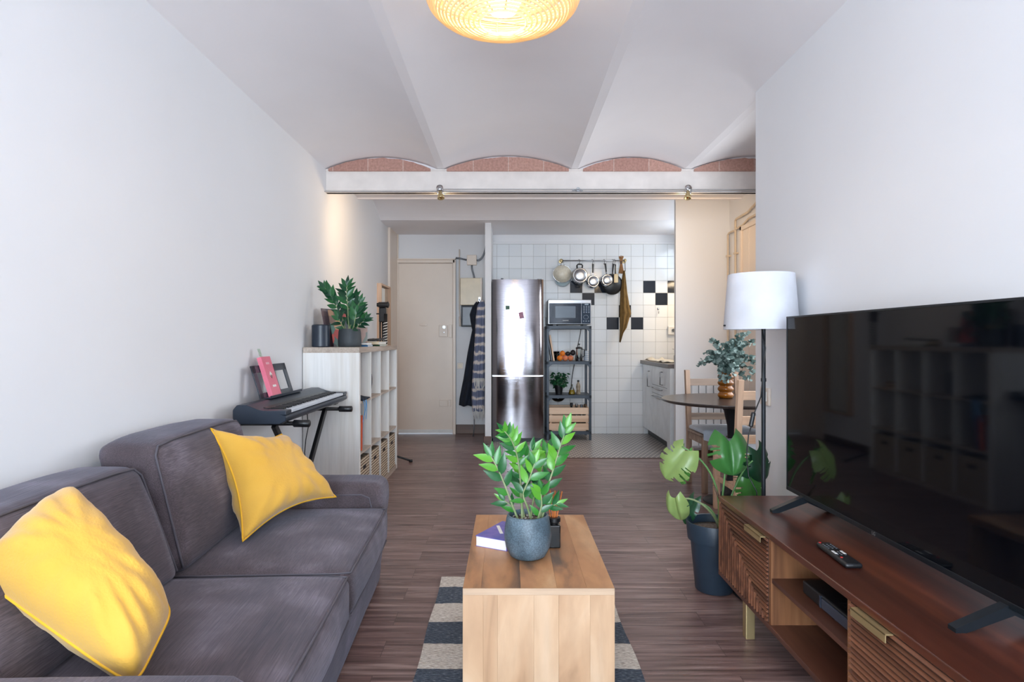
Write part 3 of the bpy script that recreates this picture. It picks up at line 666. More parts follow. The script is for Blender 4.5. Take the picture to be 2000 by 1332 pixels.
b = MB(); softbox(b, -.81, -.69, -SL + .02, SL - .02, .06, .66, .05, (0, 0, 0), 12); obj('back_frame', b, 'sofa', sofa, True, local=True)
for k, (y0, y1) in enumerate(((SL - .235, SL), (-SL, -SL + .235))):
    b = MB(); softbox(b, -.81, -.012, y0, y1, .004, .505, .055, (0, .010, .008), 16, .005, k); b.shift(lambda p: Vector((p.x - .05 * max(0, 1 - p.z / .4) * (1 if p.x > -.4 else 0), p.y, p.z))); ao = obj('armrest', b, 'sofa', sofa, True, local=True)
    ys = y0 + .0 if k == 0 else y1 - .0
    b = MB(); b.tube([(-.70, ys, .455), (-.11, ys, .455), (-.075, ys, .44), (-.065, ys, .40), (-.065, ys, .32)], .004, 6); obj('piping', b, 'sofaseam', ao, True, local=True)
for (x, y) in ((-.10, SL - .08), (-.10, -SL + .08), (-.72, SL - .08), (-.72, -SL + .08)): b = MB(); b.box(x - .03, x + .03, y - .03, y + .03, 0, .02); obj('leg', b, 'black', sofa, local=True)
def seat(y0, y1, sd):
    b = MB(); softbox(b, -.68, .012, y0, y1, .245, .400, .03, (.016, .004, .026), 18, .004, sd); o = obj('seat_cushion', b, 'sofa', sofa, True, local=True)
    b = MB(); e = .010
    loop = [(-.60, y0 + .008, .393), (-.04, y0 + .008, .394), (.006, y0 + .02, .394), (.0085, (y0 + y1) / 2, .396), (.006, y1 - .02, .394), (-.04, y1 - .008, .394), (-.60, y1 - .008, .393)]
    b.tube([Vector(p) for a, c in zip(loop, loop[1:]) for p in [Vector(a).lerp(Vector(c), q / 4) for q in range(4)]] + [Vector(loop[-1])], .004, 6)
    loop2 = [(x + .001, y, .251) for x, y, z in loop[1:6]]
    b.tube([Vector(a).lerp(Vector(c), q / 4) for a, c in zip(loop2, loop2[1:]) for q in range(4)] + [Vector(loop2[-1])], .004, 6)
    obj('piping', b, 'sofaseam', o, True, local=True)
seat(-.02, .80, 1); seat(-.80, -.025, 2)
def backc(y0, y1, zt, lean, sd, xf=-.535, tw=0.0):
    """back cushion: front face at x=xf at the seat, leaning back"""
    th = .20
    b = MB(); softbox(b, -th, 0, y0, y1, 0, zt - .402, .04, (.03, .006, .005), 18, .007, sd)
    f = lambda p: Vector((xf + p.x - lean * p.z / (zt - .402) + tw * (p.y - (y0 + y1) / 2), p.y, .402 + p.z - .014 * max(0, (p.z / .4)) * (((p.y - (y0 + y1) / 2) / ((y1 - y0) / 2)) ** 4)))
    b.shift(f); o = obj('back_cushion', b, 'sofa', sofa, True, local=True)
    b = MB(); zz = zt - .402; e = .008
    lp = [(-.008, y0 + e, .02), (-.008, y0 + e, zz * .5), (-.008, y0 + e, zz - .03), (-.010, y0 + .035, zz - .006), (-.007, (y0 + y1) / 2, zz - .006), (-.010, y1 - .035, zz - .006), (-.008, y1 - e, zz - .03), (-.008, y1 - e, .02)]
    b.tube([f(Vector(a).lerp(Vector(c), q / 4)) for a, c in zip(lp, lp[1:]) for q in range(4)] + [f(Vector(lp[-1]))], .004, 6)
    obj('piping', b, 'sofaseam', o, True, local=True)
backc(-.015, .72, .832, .10, 3, -.525); backc(-.80, -.035, .775, .13, 4, -.525)

# yellow cushions: four corners, puffed both sides
def pillow(label, A, B, C, D, T, inward, seed, name='throw_pillow', back=1.0, pinch=.0):
    A, B, C, D = map(Vector, (A, B, C, D)); cen = (A + B + C + D) / 4
    nrm = (B - A).cross(D - A).normalized()
    n = 30
    def surf(u, v, sgn):
        # pull the sides in, keep the corners pointed
        U = 2 * u - 1; V = 2 * v - 1
        us = u + inward * (-U) * (1 - V * V) * .0; p = (A * (1 - u) + B * u) * (1 - v) + (D * (1 - u) + C * u) * v
        eu = (B - A).normalized(); ev = (D - A).normalized()
        ck = 1 - (.03 if seed == 3.0 else .08) * (U * U * V * V) ** 3; p = cen + (p - cen) * ck
        p = p - eu * U * inward * (1 - V * V) * abs(U) - ev * V * inward * (1 - U * U) * abs(V)
        f = max(0, 1 - U ** 4) ** .6 * max(0, 1 - V ** 4) ** .6 * (1 - .25 * (U * U + V * V) / 2)
        w1 = noise.noise(Vector((u * 3.2 + seed, v * 3.2, seed))) * .010
        rad = math.hypot(U, V); ang = math.atan2(V, U)
        fold = 1.3 * math.sin(ang * 13 + seed + 2.2 * noise.noise(Vector((u * 2, v * 2, seed)))) * .0075 * min(1, rad) ** 2 * (1 - max(abs(U), abs(V)) ** 6)
        w2 = (1 - abs(noise.noise(Vector((u * 9 + v * 5 + seed, v * 3.5 - u * 2, seed * 2)))) * 2) ** 3 * .005
        return p + nrm * sgn * (T * f * (1 if sgn > 0 else back)) + nrm * (fold + w1 + w2) * min(1, f * 2.5)
    b = MB(); b.grid(lambda u, v: surf(u, v, 1), n, n); b.grid(lambda u, v: surf(u, v, -1), n, n)
    bmesh.ops.remove_doubles(b.bm, verts=b.bm.verts, dist=.0004)
    zmin = min(v.co.z for v in b.bm.verts); t = thing(name, label, 'cushion', (cen.x, cen.y, zmin))
    obj('cover', b, 'yellow', t, True)
    b = MB(); per = [(k / n, 0) for k in range(n)] + [(1, k / n) for k in range(n)] + [(1 - k / n, 1) for k in range(n)] + [(0, 1 - k / n) for k in range(n)]
    b.tube([surf(u, v, 1) for u, v in per], .0038, 6, closed=True); obj('seam', b, 'yellowseam', t, True)
    return t
pillow('yellow throw cushion leaning in the far corner of the grey sofa', P(408, 834, 2.46), P(551, 846, 2.82), P(660, 972, 2.74), P(472, 1062, 2.26), .100, .052, 3.0)
pillow('yellow throw cushion at the near end of the grey sofa', P(130, 945, 1.60), P(-62, 1112, 1.37), P(262, 1345, 1.30), P(340, 1186, 1.50), .135, .0, 8.0)

# ================================================================ RUG, COFFEE TABLE AND WHAT STANDS ON IT
b = MB(); b.grid(lambda u, v: (-.325 + .79 * u + .003 * math.sin(v * 23), 1.0 + 2.06 * v + .002 * math.sin(u * 20), .004 + .0025 * noise.noise(Vector((u * 20, v * 50, 0)))), 40, 90)
r = bmesh.ops.extrude_face_region(b.bm, geom=list(b.bm.faces)); [setattr(v.co, 'z', v.co.z + .006) for v in r['geom'] if isinstance(v, bmesh.types.BMVert)]
single('rug', b, 'rug', 'flat woven rug in dark and beige stripes under the coffee table', 'rug')
TZ = .42; tx0, tx1, ty0, ty1 = -.138, .321, 1.885, 2.68
t = thing('coffee_table', 'light mango wood block coffee table standing on the striped rug', 'coffee table', ((tx0 + tx1) / 2, (ty0 + ty1) / 2, .011))
b = MB(); ws = [0, .055, .175, .285, .375, .459]
for a, c in zip(ws, ws[1:]): b.box(tx0 + a + .0001, tx0 + c - .0001, ty0 + .002, ty1, TZ - .03, TZ, .0004, 1)
obj('tabletop', b, 'mangotop', t)
b = MB(); b.box(tx0, tx1, ty0 - .001, ty0 + .004, TZ - .020, TZ, .001, 1); obj('top_edge', b, 'mangotrim', t)
b = MB(); ws = [0, .062, .105, .215, .29, .385, .459]
for a, c in zip(ws, ws[1:]): b.box(tx0 + a + .0001, tx0 + c - .0001, ty0, ty0 + .03, .011, TZ - .0195, .0004, 1)
obj('front_panel', b, 'mangofront', t)
b = MB(); b.box(tx0, tx1, ty1 - .03, ty1 - .001, .011, TZ - .031); obj('back_panel', b, 'mangofront', t)
b = MB(); b.box(tx0 + .002, tx1 - .002, ty0 + .031, ty1 - .031, .05, .08); obj('lower_shelf', b, 'mangotop', t)

def pot_round(name_soil, c, prof, mat, parent, soil_r, soil_z, n=40):
    b = MB(); b.lathe(prof, c, n); p = obj('pot', b, mat, parent, True, angle=50)
    b = MB(); b.lathe([(0, soil_z + .004), (soil_r * .5, soil_z + .002), (soil_r, soil_z), (soil_r, soil_z - .02), (0, soil_z - .02)], c, 24); obj('soil', b, 'soil', parent, True)
    return p
def frond(parent, pts, nl, L, W, mats, t0=.3, r=.004, up=Vector((0, -1, .3)), spread=.9, seed=0):
    """a zz plant stem with pairs of leaflets"""
    rnd = random.Random(seed); b = MB(); pts = [Vector(p) for p in pts]
    cv = []
    for i in range(17):
        s = i / 16 * (len(pts) - 1); k = min(int(s), len(pts) - 2); u = s - k
        p0 = pts[max(k - 1, 0)]; p1 = pts[k]; p2 = pts[k + 1]; p3 = pts[min(k + 2, len(pts) - 1)]
        cv.append(.5 * ((2 * p1) + (p2 - p0) * u + (2 * p0 - 5 * p1 + 4 * p2 - p3) * u * u + (3 * p1 - p0 - 3 * p2 + p3) * u ** 3))
    b.mi = 0; b.tube(cv, [r * (1 - .62 * i / 16) for i in range(17)], 7)
    b.mi = 1
    for i in range(nl):
        f = t0 + (1 - t0) * i / (nl - 1) * .97; s = f * 16; k = min(int(s), 15); p = cv[k].lerp(cv[k + 1], s - k); tan = (cv[k + 1] - cv[k]).normalized()
        side = tan.cross(up).normalized(); sg = 1 if i % 2 else -1
        a = spread * (1 - .35 * f) + rnd.uniform(-.12, .12)
        d = tan * math.cos(a) + (side * sg + up * rnd.uniform(-.35, .45)) * math.sin(a); sc = (.72 + .4 * math.sin(PI * (i + 1) / (nl + 1))) * rnd.uniform(.88, 1.1)
        b.leaf(p, d, up + Vector((rnd.uniform(-.4, .4), 0, rnd.uniform(-.3, .6))), L * sc, W * sc, .28, rnd.uniform(.05, .3))
    b.leaf(cv[-1], (cv[-1] - cv[-2]), up, L * .85, W * .8, .25, .1)
    return obj('frond', b, mats, parent, True)

pc = Vector((.067, 2.165, TZ))
t = thing('zz_plant', 'bright green leafy plant in a textured blue-grey pot on the coffee table', 'potted plant', pc)
prof = [(0, .001), (.05, .001), (.062, .008), (.076, .035), (.0815, .07), (.080, .10), (.074, .135), (.071, .145), (.066, .147), (.064, .143), (.066, .12), (.064, .10), (0, .10)]
pot_round('s', pc, prof, 'ceramic', t, .064, .128)
def PP(l, dd=2.165):
    return [P(x, y, dd + (q[0] if q else 0)) for x, y, *q in l]
ZB = ['stem', 'zzbright']
FR = [([(1020, 1030), (1018, 960, .01), (1012, 900, .02), (1000, 862, .0), (985, 842, -.02)], 21, .050, .021, .28, 1.05),
      ([(1052, 1028), (1062, 975), (1078, 925, .02), (1092, 880, .03), (1106, 836, .03)], 13, .068, .029, .30, .8),
      ([(1018, 1030), (1002, 990, -.02), (985, 945, -.04), (972, 915, -.05), (960, 893, -.05)], 8, .066, .027, .38, .9),
      ([(1028, 1030), (1018, 980, .04), (1016, 940, .05), (1022, 905, .06), (1040, 880, .06)], 11, .064, .026, .30, .9),
      ([(1042, 1030), (1030, 990, -.03), (1022, 965, -.04), (1034, 935, -.05), (1044, 905, -.05)], 9, .060, .024, .35, 1.0),
      ([(1056, 1030), (1062, 1000, -.02), (1072, 992, -.03), (1086, 985, -.03)], 4, .052, .019, .5, .8),
      ([(1014, 1030), (1010, 1010, .03), (1000, 990, .04), (985, 978, .04)], 4, .052, .020, .5, .8),
      ([(1036, 1030), (1040, 985, .05), (1052, 940, .08), (1062, 905, .09), (1070, 880, .1)], 10, .060, .026, .3, .9),
      ([(1046, 1032), (1052, 1008, -.04), (1058, 985, -.05), (1056, 960, -.06)], 7, .056, .024, .35, .9)]
for i, (l, nl, L, W, t0, sp) in enumerate(FR): frond(t, PP(l), nl, L, W, ZB, t0, .0045, Vector((0, -1, .35)), sp, i + 11)
b = MB()
for k in range(60):
    a = random.uniform(0, 2 * PI); rr = .058 * math.sqrt(random.random()); b.lathe([(0, -.003), (.004, 0), (0, .003)], pc + Vector((rr * math.cos(a), rr * math.sin(a), .132)), 6)
obj('gravel', b, plain('pale_gravel', (190, 184, 178), 0.8, c2=(120, 108, 100), ns=200), t, kind='stuff')
# book under the plant's left
t = thing('paperback_book', 'thick paperback with a blue and violet cover beside the plant pot', 'book', (.02, 2.4, TZ), rz=math.radians(-28))
b = MB(); b.box(-.062, .062, -.10, .10, .0015, .036); obj('pages', b, 'paper', t, local=True)
b = MB(); b.box(-.064, .064, -.102, .102, .036, .0385); b.box(-.064, .064, -.102, .102, 0, .0015); b.box(.062, .0645, -.102, .102, 0, .0385); obj('cover', b, 'blue', t, local=True)
b = MB(); b.obox((-.02, 0, .0388), Vector((.8, .6, 0)), Vector((-.6, .8, 0)), Vector((0, 0, 1)), .006, .05, .0002); obj('cover_stripe', b, 'paper', t, local=True)
t.location = (-.015, 2.335, TZ)
# reed diffuser
dc = Vector((.165, 2.27, TZ)); t = thing('reed_diffuser', 'black square glass reed diffuser behind the coffee table plant', 'reed diffuser', dc)
b = MB(); b.box(dc.x - .023, dc.x + .023, dc.y - .023, dc.y + .023, TZ, TZ + .082, .004); obj('bottle', b, plain('black_glass', (12, 13, 16), 0.08), t)
b = MB(); b.lathe([(0, .082), (.016, .082), (.017, .088), (.024, .092), (.024, .106), (.014, .108), (.012, .098), (0, .098)], dc, 24); obj('collar', b, 'black', t, True, angle=40)
for k, (dx, dy, dz) in enumerate(((-.028, 0, .19), (-.012, .02, .20), (.004, -.01, .205), (.016, .012, .195), (.030, 0, .20), (.0, .03, .185))):
    b = MB(); b.tube([dc + Vector((-dx * .15, -dy * .15, .03)), dc + Vector((dx, dy, dz))], .0022, 6); obj('reed', b, 'reed', t)

# ================================================================ TV STAND, TV
SX0, SX1, SY0, SY1, SZ0, SZ1 = .904, 1.305, 1.185, 2.69, .163, .50
t = thing('tv_stand', 'dark walnut low television cabinet with ribbed doors along the right wall', 'tv stand', (1.1, 1.9, 0))
b = MB(); b.box(SX0, SX1, SY0, SY1, SZ1 - .022, SZ1, .003); obj('top', b, 'walnut', t)
b = MB(); b.box(SX0, SX1, SY0, SY1, SZ0, SZ0 + .019, .002); obj('bottom_panel', b, 'walnutshelf', t)
for y0, y1 in ((SY1 - .02, SY1), (SY0, SY0 + .02)):
    b = MB(); b.box(SX0 + .001, SX1, y0, y1, SZ0 + .019, SZ1 - .022, .001, 1); obj('side_panel', b, 'walnutside', t)
for y0, y1 in ((2.163, 2.183), (1.656, 1.676)):
    b = MB(); b.box(SX0 + .006, SX1 - .01, y0, y1, SZ0 + .019, SZ1 - .022); obj('divider', b, 'walnutside', t)
b = MB(); b.box(SX1 - .012, SX1 - .004, SY0 + .02, SY1 - .02, SZ0 + .019, SZ1 - .022); obj('back_panel', b, 'walnutside', t)
b = MB(); b.box(SX0 + .008, SX1 - .012, 1.676, 2.163, .329, .344); obj('shelf', b, 'walnutshelf', t)
def door(y0, y1, mirror):
    z0, z1 = SZ0 + .021, SZ1 - .024; dy = (y1 - y0); dz = z1 - z0; n = 20
    b = MB(); b.mi = 1; b.box(SX0 + .004, SX0 + .014, y0, y1, z0, z1); b.mi = 0
    yf = (lambda u: y1 - u * dy) if not mirror else (lambda u: y0 + u * dy)       # u=0 at the corner where ribs start
    def qd(ps):   # a rib with a rounded face from a list of outline (y,z)
        A = [b.bm.verts.new((SX0 + .006, y, z)) for y, z in ps]; cy = sum(p[0] for p in ps) / 4; cz = sum(p[1] for p in ps) / 4
        B = []
        for y, z in ps: B.append(b.bm.verts.new((SX0 - .003, y, z)))
        # slope the long sides
        return A, B
    for k in range(n):
        a0, a1 = k / n, (k + 1) / n; g = .16 / n
        # vertical rib: across u from a0..a1, from the diagonal down to the bottom ; z measured from top w
        for kind in (0, 1):
            if kind == 0: outer = [(a0 + g, a0 + g), (a1 - g, a1 - g), (a1 - g, 1), (a0 + g, 1)]
            else: outer = [(a0 + g, a0 + g), (a1 - g, a1 - g), (1, a1 - g), (1, a0 + g)]
            inner = []
            s_ = .28 / n
            if kind == 0: inner = [(a0 + g + s_, a0 + g + s_), (a1 - g - s_, a1 - g - s_), (a1 - g - s_, 1), (a0 + g + s_, 1)]
            else: inner = [(a0 + g + s_, a0 + g + s_), (a1 - g - s_, a1 - g - s_), (1, a1 - g - s_), (1, a0 + g + s_)]
            A = [b.bm.verts.new((SX0 + .004, yf(u), z1 - v * dz)) for u, v in outer]; B = [b.bm.verts.new((SX0 - .004, yf(u), z1 - v * dz)) for u, v in inner]
            b._f(B); [b._f([A[i], A[(i + 1) % 4], B[(i + 1) % 4], B[i]]) for i in range(4)]
    o = obj('door', b, ['ribs', 'groove'], t)
    ym = y0 + dy * (.20 if not mirror else .76)
    h = MB(); L = .076; h.box(SX0 - .016, SX0 + .004, ym - L, ym + L, z1 - .004, z1, .001, 1); h.box(SX0 - .016, SX0 - .013, ym - L, ym + L, z1 - .022, z1, .001, 1); obj('handle', h, 'brass', o)
door(2.183, 2.672, False); door(1.207, 1.656, True)
for (x, y) in ((.945, 2.455), (1.25, 2.455), (.945, 1.33), (1.25, 1.33)):
    b = MB(); b.box(x - .018, x + .018, y - .018, y + .018, 0, SZ0, .003); obj('leg', b, 'brass', t)
# television
t = thing('television', 'large black flat screen television on two splayed feet', 'television', (1.15, 1.95, SZ1))
TY0, TY1, TZ0, TZ1, TX = 1.34, 2.57, .556, 1.266, 1.147
b = MB(); b.box(TX, TX + .02, TY0, TY1, TZ0, TZ1, .003); b.box(TX + .018, TX + .06, TY0 + .1, TY1 - .1, TZ0 + .02, TZ1 - .22, .012); obj('body', b, 'tvframe', t)
b = MB(); b.box(TX - .0022, TX + .001, TY0 + .007, TY1 - .007, TZ0 + .016, TZ1 - .007); sc = obj('screen', b, 'screen', t)
b = MB()
for (a, c, d_, e) in ((TY0, TY1, TZ1 - .007, TZ1), (TY0, TY1, TZ0, TZ0 + .016), (TY0, TY0 + .007, TZ0, TZ1), (TY1 - .007, TY1, TZ0, TZ1)): b.box(TX - .004, TX + .001, a, c, d_, e, .0008, 1)
obj('bezel', b, 'tvframe', t)
text('logo', 'LG', .016, (TX - .0045, 1.955, TZ0 + .008), (PI / 2, 0, -PI / 2), 'satin', t)
for y, s in ((2.43, 1), (1.44, -1)):
    b = MB(); b.prism([(TX - .125, SZ1), (TX - .125, SZ1 + .010), (TX - .005, SZ1 + .062), (TX + .025, SZ1 + .062), (TX + .125, SZ1 + .010), (TX + .125, SZ1), (TX + .10, SZ1), (TX + .01, SZ1 + .04), (TX - .10, SZ1)], y - .013, y + .013, 'xz')
    obj('foot', b, 'tvframe', t)
# remote
t = thing('remote_control', 'black remote control lying on the walnut cabinet', 'remote control', (1.015, 1.925, SZ1), rz=math.radians(-2))
b = MB(); b.box(-.024, .024, -.10, .10, 0, .017, .008, 3); b.shift(lambda p: Vector((p.x * (1 + .10 * (-p.y / .1)), p.y, p.z))); obj('body', b, 'black', t, True, local=True, angle=60)
def dot(mb, x, y, r=.003, z=.0168): mb.lathe([(r, 0), (r, .0014), (0, .0016)], (x, y, z), 10)
for x in (-.012, 0, .012):
    for y in (.07, .058, .046, .034, .0, -.012, -.024):
        if abs(x) > .01 and -.02 < y < .01: continue
        b = MB(); dot(b, x, y); obj('button', b, 'greymetal', t, local=True)
for x in (-.017, .009): b = MB(); b.box(x, x + .008, -.02, .008, .0168, .0186, .001); obj('rocker_button', b, 'white', t, local=True, label='white rocker button')
b = MB(); dot(b, -.014, .088, .0042); obj('power_button', b, 'red', t, local=True, label='red power button')
b = MB(); dot(b, -.013, -.05, .004); obj('colour_button', b, 'red', t, local=True, label='red colour button')
# set-top box
t = thing('cable_box', 'flat black receiver box on the middle shelf of the walnut cabinet', 'receiver', (1.06, 1.86, .344))
b = MB(); b.box(.955, 1.19, 1.69, 2.03, .35, .392, .006); b.box(.965, 1.18, 1.70, 2.02, .344, .35); obj('case', b, 'black', t)
b = MB(); b.box(.951, .957, 1.70, 1.90, .353, .385, .003); b.box(.951, .957, 1.905, 1.912, .353, .388); obj('front_flap', b, plain('smoky_plastic', (58, 64, 78), 0.2), t)
b = MB(); [b.box(.98, 1.17, 1.72 + .012 * k, 1.724 + .012 * k, .3915, .3927) for k in range(12)]; obj('vent', b, 'blackmetal', t)

# ================================================================ FLOOR LAMP
lx, ly = 1.168, 2.86
t = thing('floor_lamp', 'floor lamp with a white drum shade and thin black pole', 'floor lamp', (lx, ly, 0))
b = MB(); b.lathe([(0, .0), (.13, 0), (.135, .006), (.13, .016), (.03, .024), (.012, .03), (0, .03)], (lx, ly, 0), 40); obj('base', b, 'blackmetal', t, True, angle=50)
b = MB(); b.tube([(lx, ly, .02), (lx, ly, 1.44)], .0095, 14); b.tube([(lx, ly, .98), (lx, ly, .995)], .012, 12); obj('pole', b, 'blackmetal', t, True, angle=50)
b = MB(); 
pr = [(.163, 1.218), (.1635, 1.219), (.144, 1.470), (.1425, 1.470), (.1615, 1.219), (.163, 1.218)]
b.lathe(pr, (lx - .012, ly, 0), 56); sh = obj('lamp_shade', b, None or 'shade', t, True, angle=50)
b = MB(); 
for a in (0, 2 * PI / 3, 4 * PI / 3): b.tube([(lx, ly, 1.24), (lx - .012 + .161 * math.cos(a + PI), ly + .161 * math.sin(a + PI), 1.24)], .002, 6)
obj('shade_ring', b, 'white', t)
for sx in (-1, 1): b = MB(); b.lathe([(0, 0), (.004, 0), (.004, .01), (0, .01)], (lx - .012 + .161 * sx, ly, 1.236), 8, (sx, 0, 0)); obj('knob', b, 'black', t)
b = MB(); b.tube([(lx - .012 + .1585 * math.cos(q * PI / 20), ly + .1585 * math.sin(q * PI / 20), 1.24) for q in range(40)], .002, 6, closed=True); obj('hoop', b, 'white', t)
b = MB(); b.lathe([(0, 0), (.014, 0), (.014, .05), (.03, .09), (.028, .12), (0, .135)], (lx, ly, 1.25), 20); obj('bulb', b, 'white', t, True)
cab = [P(1489, 643, 2.84), P(1495, 680, 2.83), P(1490, 730, 2.83), P(1486, 775, 2.82), P(1476, 800, 2.80), P(1470, 815, 2.80)]
cab2 = [P(1468, 830, 2.80), P(1462, 850, 2.80), P(1458, 890, 2.80), P(1462, 930, 2.80), P(1478, 960, 2.78), P(1480, 1060, 2.78)]
b = MB(); b.tube(cab, .0028, 7); b.tube(cab2, .0028, 7); cb = obj('cord', b, 'black', t, True)
b = MB(); b.bar(P(1472, 805, 2.80), P(1466, 834, 2.80), .024, .016, bev=.006); obj('switch', b, 'black', cb)

# ================================================================ MONSTERA
mc = Vector((.965, 2.93, 0))
t = thing('monstera_plant', 'split leaf plant in a tall navy plastic pot left of the walnut cabinet', 'potted plant', mc)
pr = [(0, .003), (.088, .003), (.092, .008), (.112, .235), (.114, .235), (.124, .24), (.132, .318), (.130, .322), (.122, .320), (.116, .26), (0, .26)]
pr = [(0, .003), (.082, .003), (.086, .008), (.108, .235), (.120, .238), (.128, .318), (.126, .322), (.119, .320), (.112, .26), (0, .26)]
pot_round('s', mc, pr, 'potnavy', t, .113, .285, 48)
def monstera_leaf(parent, tip_base, direc, normal, L, W, mat, lobes=5, cut=.5, droop=.35, fold=.15, seed=0, heart=.25):
    d = Vector(direc).normalized(); nrm = Vector(normal); sd = d.cross(nrm).normalized(); nrm = sd.cross(d).normalized(); base = Vector(tip_base)
    b = MB(); nt_, ns_ = 40, 9; rnd = random.Random(seed); nst = [rnd.uniform(.2, .85) for _ in range(lobes)]
    for sg in (1, -1):
        V = {}
        ph = rnd.uniform(0, .3)
        for i in range(nt_ + 1):
            t_ = i / nt_
            wd = W / 2 * (math.sin(PI * min(1, (t_ * .92 + .08))) ** .62) * (1.12 - .35 * t_)
            for j in range(ns_ + 1):
                s_ = j / ns_
                back = heart * L * (s_ ** 1.3) * (1 - t_) ** 2.2          # basal lobes swing back past the stalk
                fwd = .16 * L * s_ * t_ * (1 - t_) * 2
                p = base + d * (L * t_ - back + fwd) + sd * (sg * wd * s_) + nrm * (fold * wd * math.sin(s_ * PI) - droop * L * t_ * t_ * .5 - droop * wd * s_ * s_ * .5 + .02 * L * math.sin(t_ * 16) * s_)
                V[i, j] = b.bm.verts.new(p)
        for i in range(nt_):
            tm = (i + .5) / nt_; fr = (tm * lobes + ph) % 1
            for j in range(ns_):
                sm = (j + .5) / ns_
                if any(abs(tm - c_ + .1 * sg) < .030 * (.4 + (sm - cut_) * 1.6) and sm > cut_ for c_, cut_ in ((c0_, cut + .18 * ((c0_ * 17) % 1)) for c0_ in nst)): continue
                b._f([V[i, j], V[i + 1, j], V[i + 1, j + 1], V[i, j + 1]])
    bmesh.ops.delete(b.bm, geom=[v for v in b.bm.verts if not v.link_faces], context='VERTS')
    bmesh.ops.remove_doubles(b.bm, verts=b.bm.verts, dist=.0002)
    o = obj('leaf', b, mat, parent, True)
    return o
def petiole(parent, pts, r=.006, mat='stemgreen'):
    b = MB(); cv = bez(*pts); b.tube(cv, [r * (1 - .4 * i / (len(cv) - 1)) for i in range(len(cv))], 8); obj('stem', b, mat, parent, True)
root = mc + Vector((.02, 0, .29))
D = 2.93
petiole(t, (root, P(1410, 960, D), P(1395, 905, D), P(1332, 872, D)))
monstera_leaf(t, P(1338, 880, D), P(1296, 930, D) - P(1338, 880, D), (-.2, -.75, .65), .16, .19, 'monsterapale', 5, .45, .5, seed=1)
monstera_leaf(t, P(1338, 885, D + .02), P(1315, 965, D + .05) - P(1338, 885, D), (-.7, -.5, .2), .17, .10, 'monstera', 4, .5, .5, seed=8)
petiole(t, (root, P(1405, 1020, D - .03), P(1370, 960, D - .06), P(1322, 976, D - .08)), mat='stem')
monstera_leaf(t, P(1318, 972, D - .08), P(1320, 1022, D - .05) - P(1312, 965, D - .08), (-.6, -.8, .0), .13, .115, 'monsterapale', 3, .9, .5, fold=.5, seed=2)
petiole(t, (root, P(1412, 980, D), P(1414, 930, D), P(1421, 880, D)))
monstera_leaf(t, P(1424, 862, D), P(1432, 898, D - .04) - P(1424, 862, D), (0, -.92, .35), .15, .21, 'monstera', 5, .5, .6, fold=.3, seed=3, heart=.45)
petiole(t, (root, P(1420, 1000, D + .1), P(1440, 920, D + .15), P(1470, 900, D + .05)))
monstera_leaf(t, P(1478, 880, D + .10), P(1500, 942, D + .10) - P(1478, 880, D + .10), (.2, -.8, .3), .165, .15, 'monsteradark', 5, .6, .4, seed=4)
monstera_leaf(t, P(1455, 900, D + .12), P(1462, 962, D + .16) - P(1455, 900, D + .12), (-.1, -.8, .5), .15, .13, 'monsteradark', 4, .5, .4, seed=5)
monstera_leaf(t, P(1462, 935, D + .14), P(1480, 978, D + .14) - P(1462, 925, D + .14), (-.2, -.6, .6), .13, .16, 'monstera', 4, .5, .4, seed=6)
petiole(t, (root, P(1400, 1000, D + .05), P(1375, 975, D + .08), P(1352, 985, D + .10)))
monstera_leaf(t, P(1356, 975, D + .10), P(1336, 1010, D + .10) - P(1356, 972, D + .10), (-.5, -.5, .5), .13, .09, 'monsteradark', 3, .7, .4, seed=7)
b = MB(); b.tube([P(1416, 1010, D - .05), P(1406, 975, D - .12), P(1394, 948, D - .14)], [.006, .006, .004], 8); obj('cane', b, 'bark', t, True)

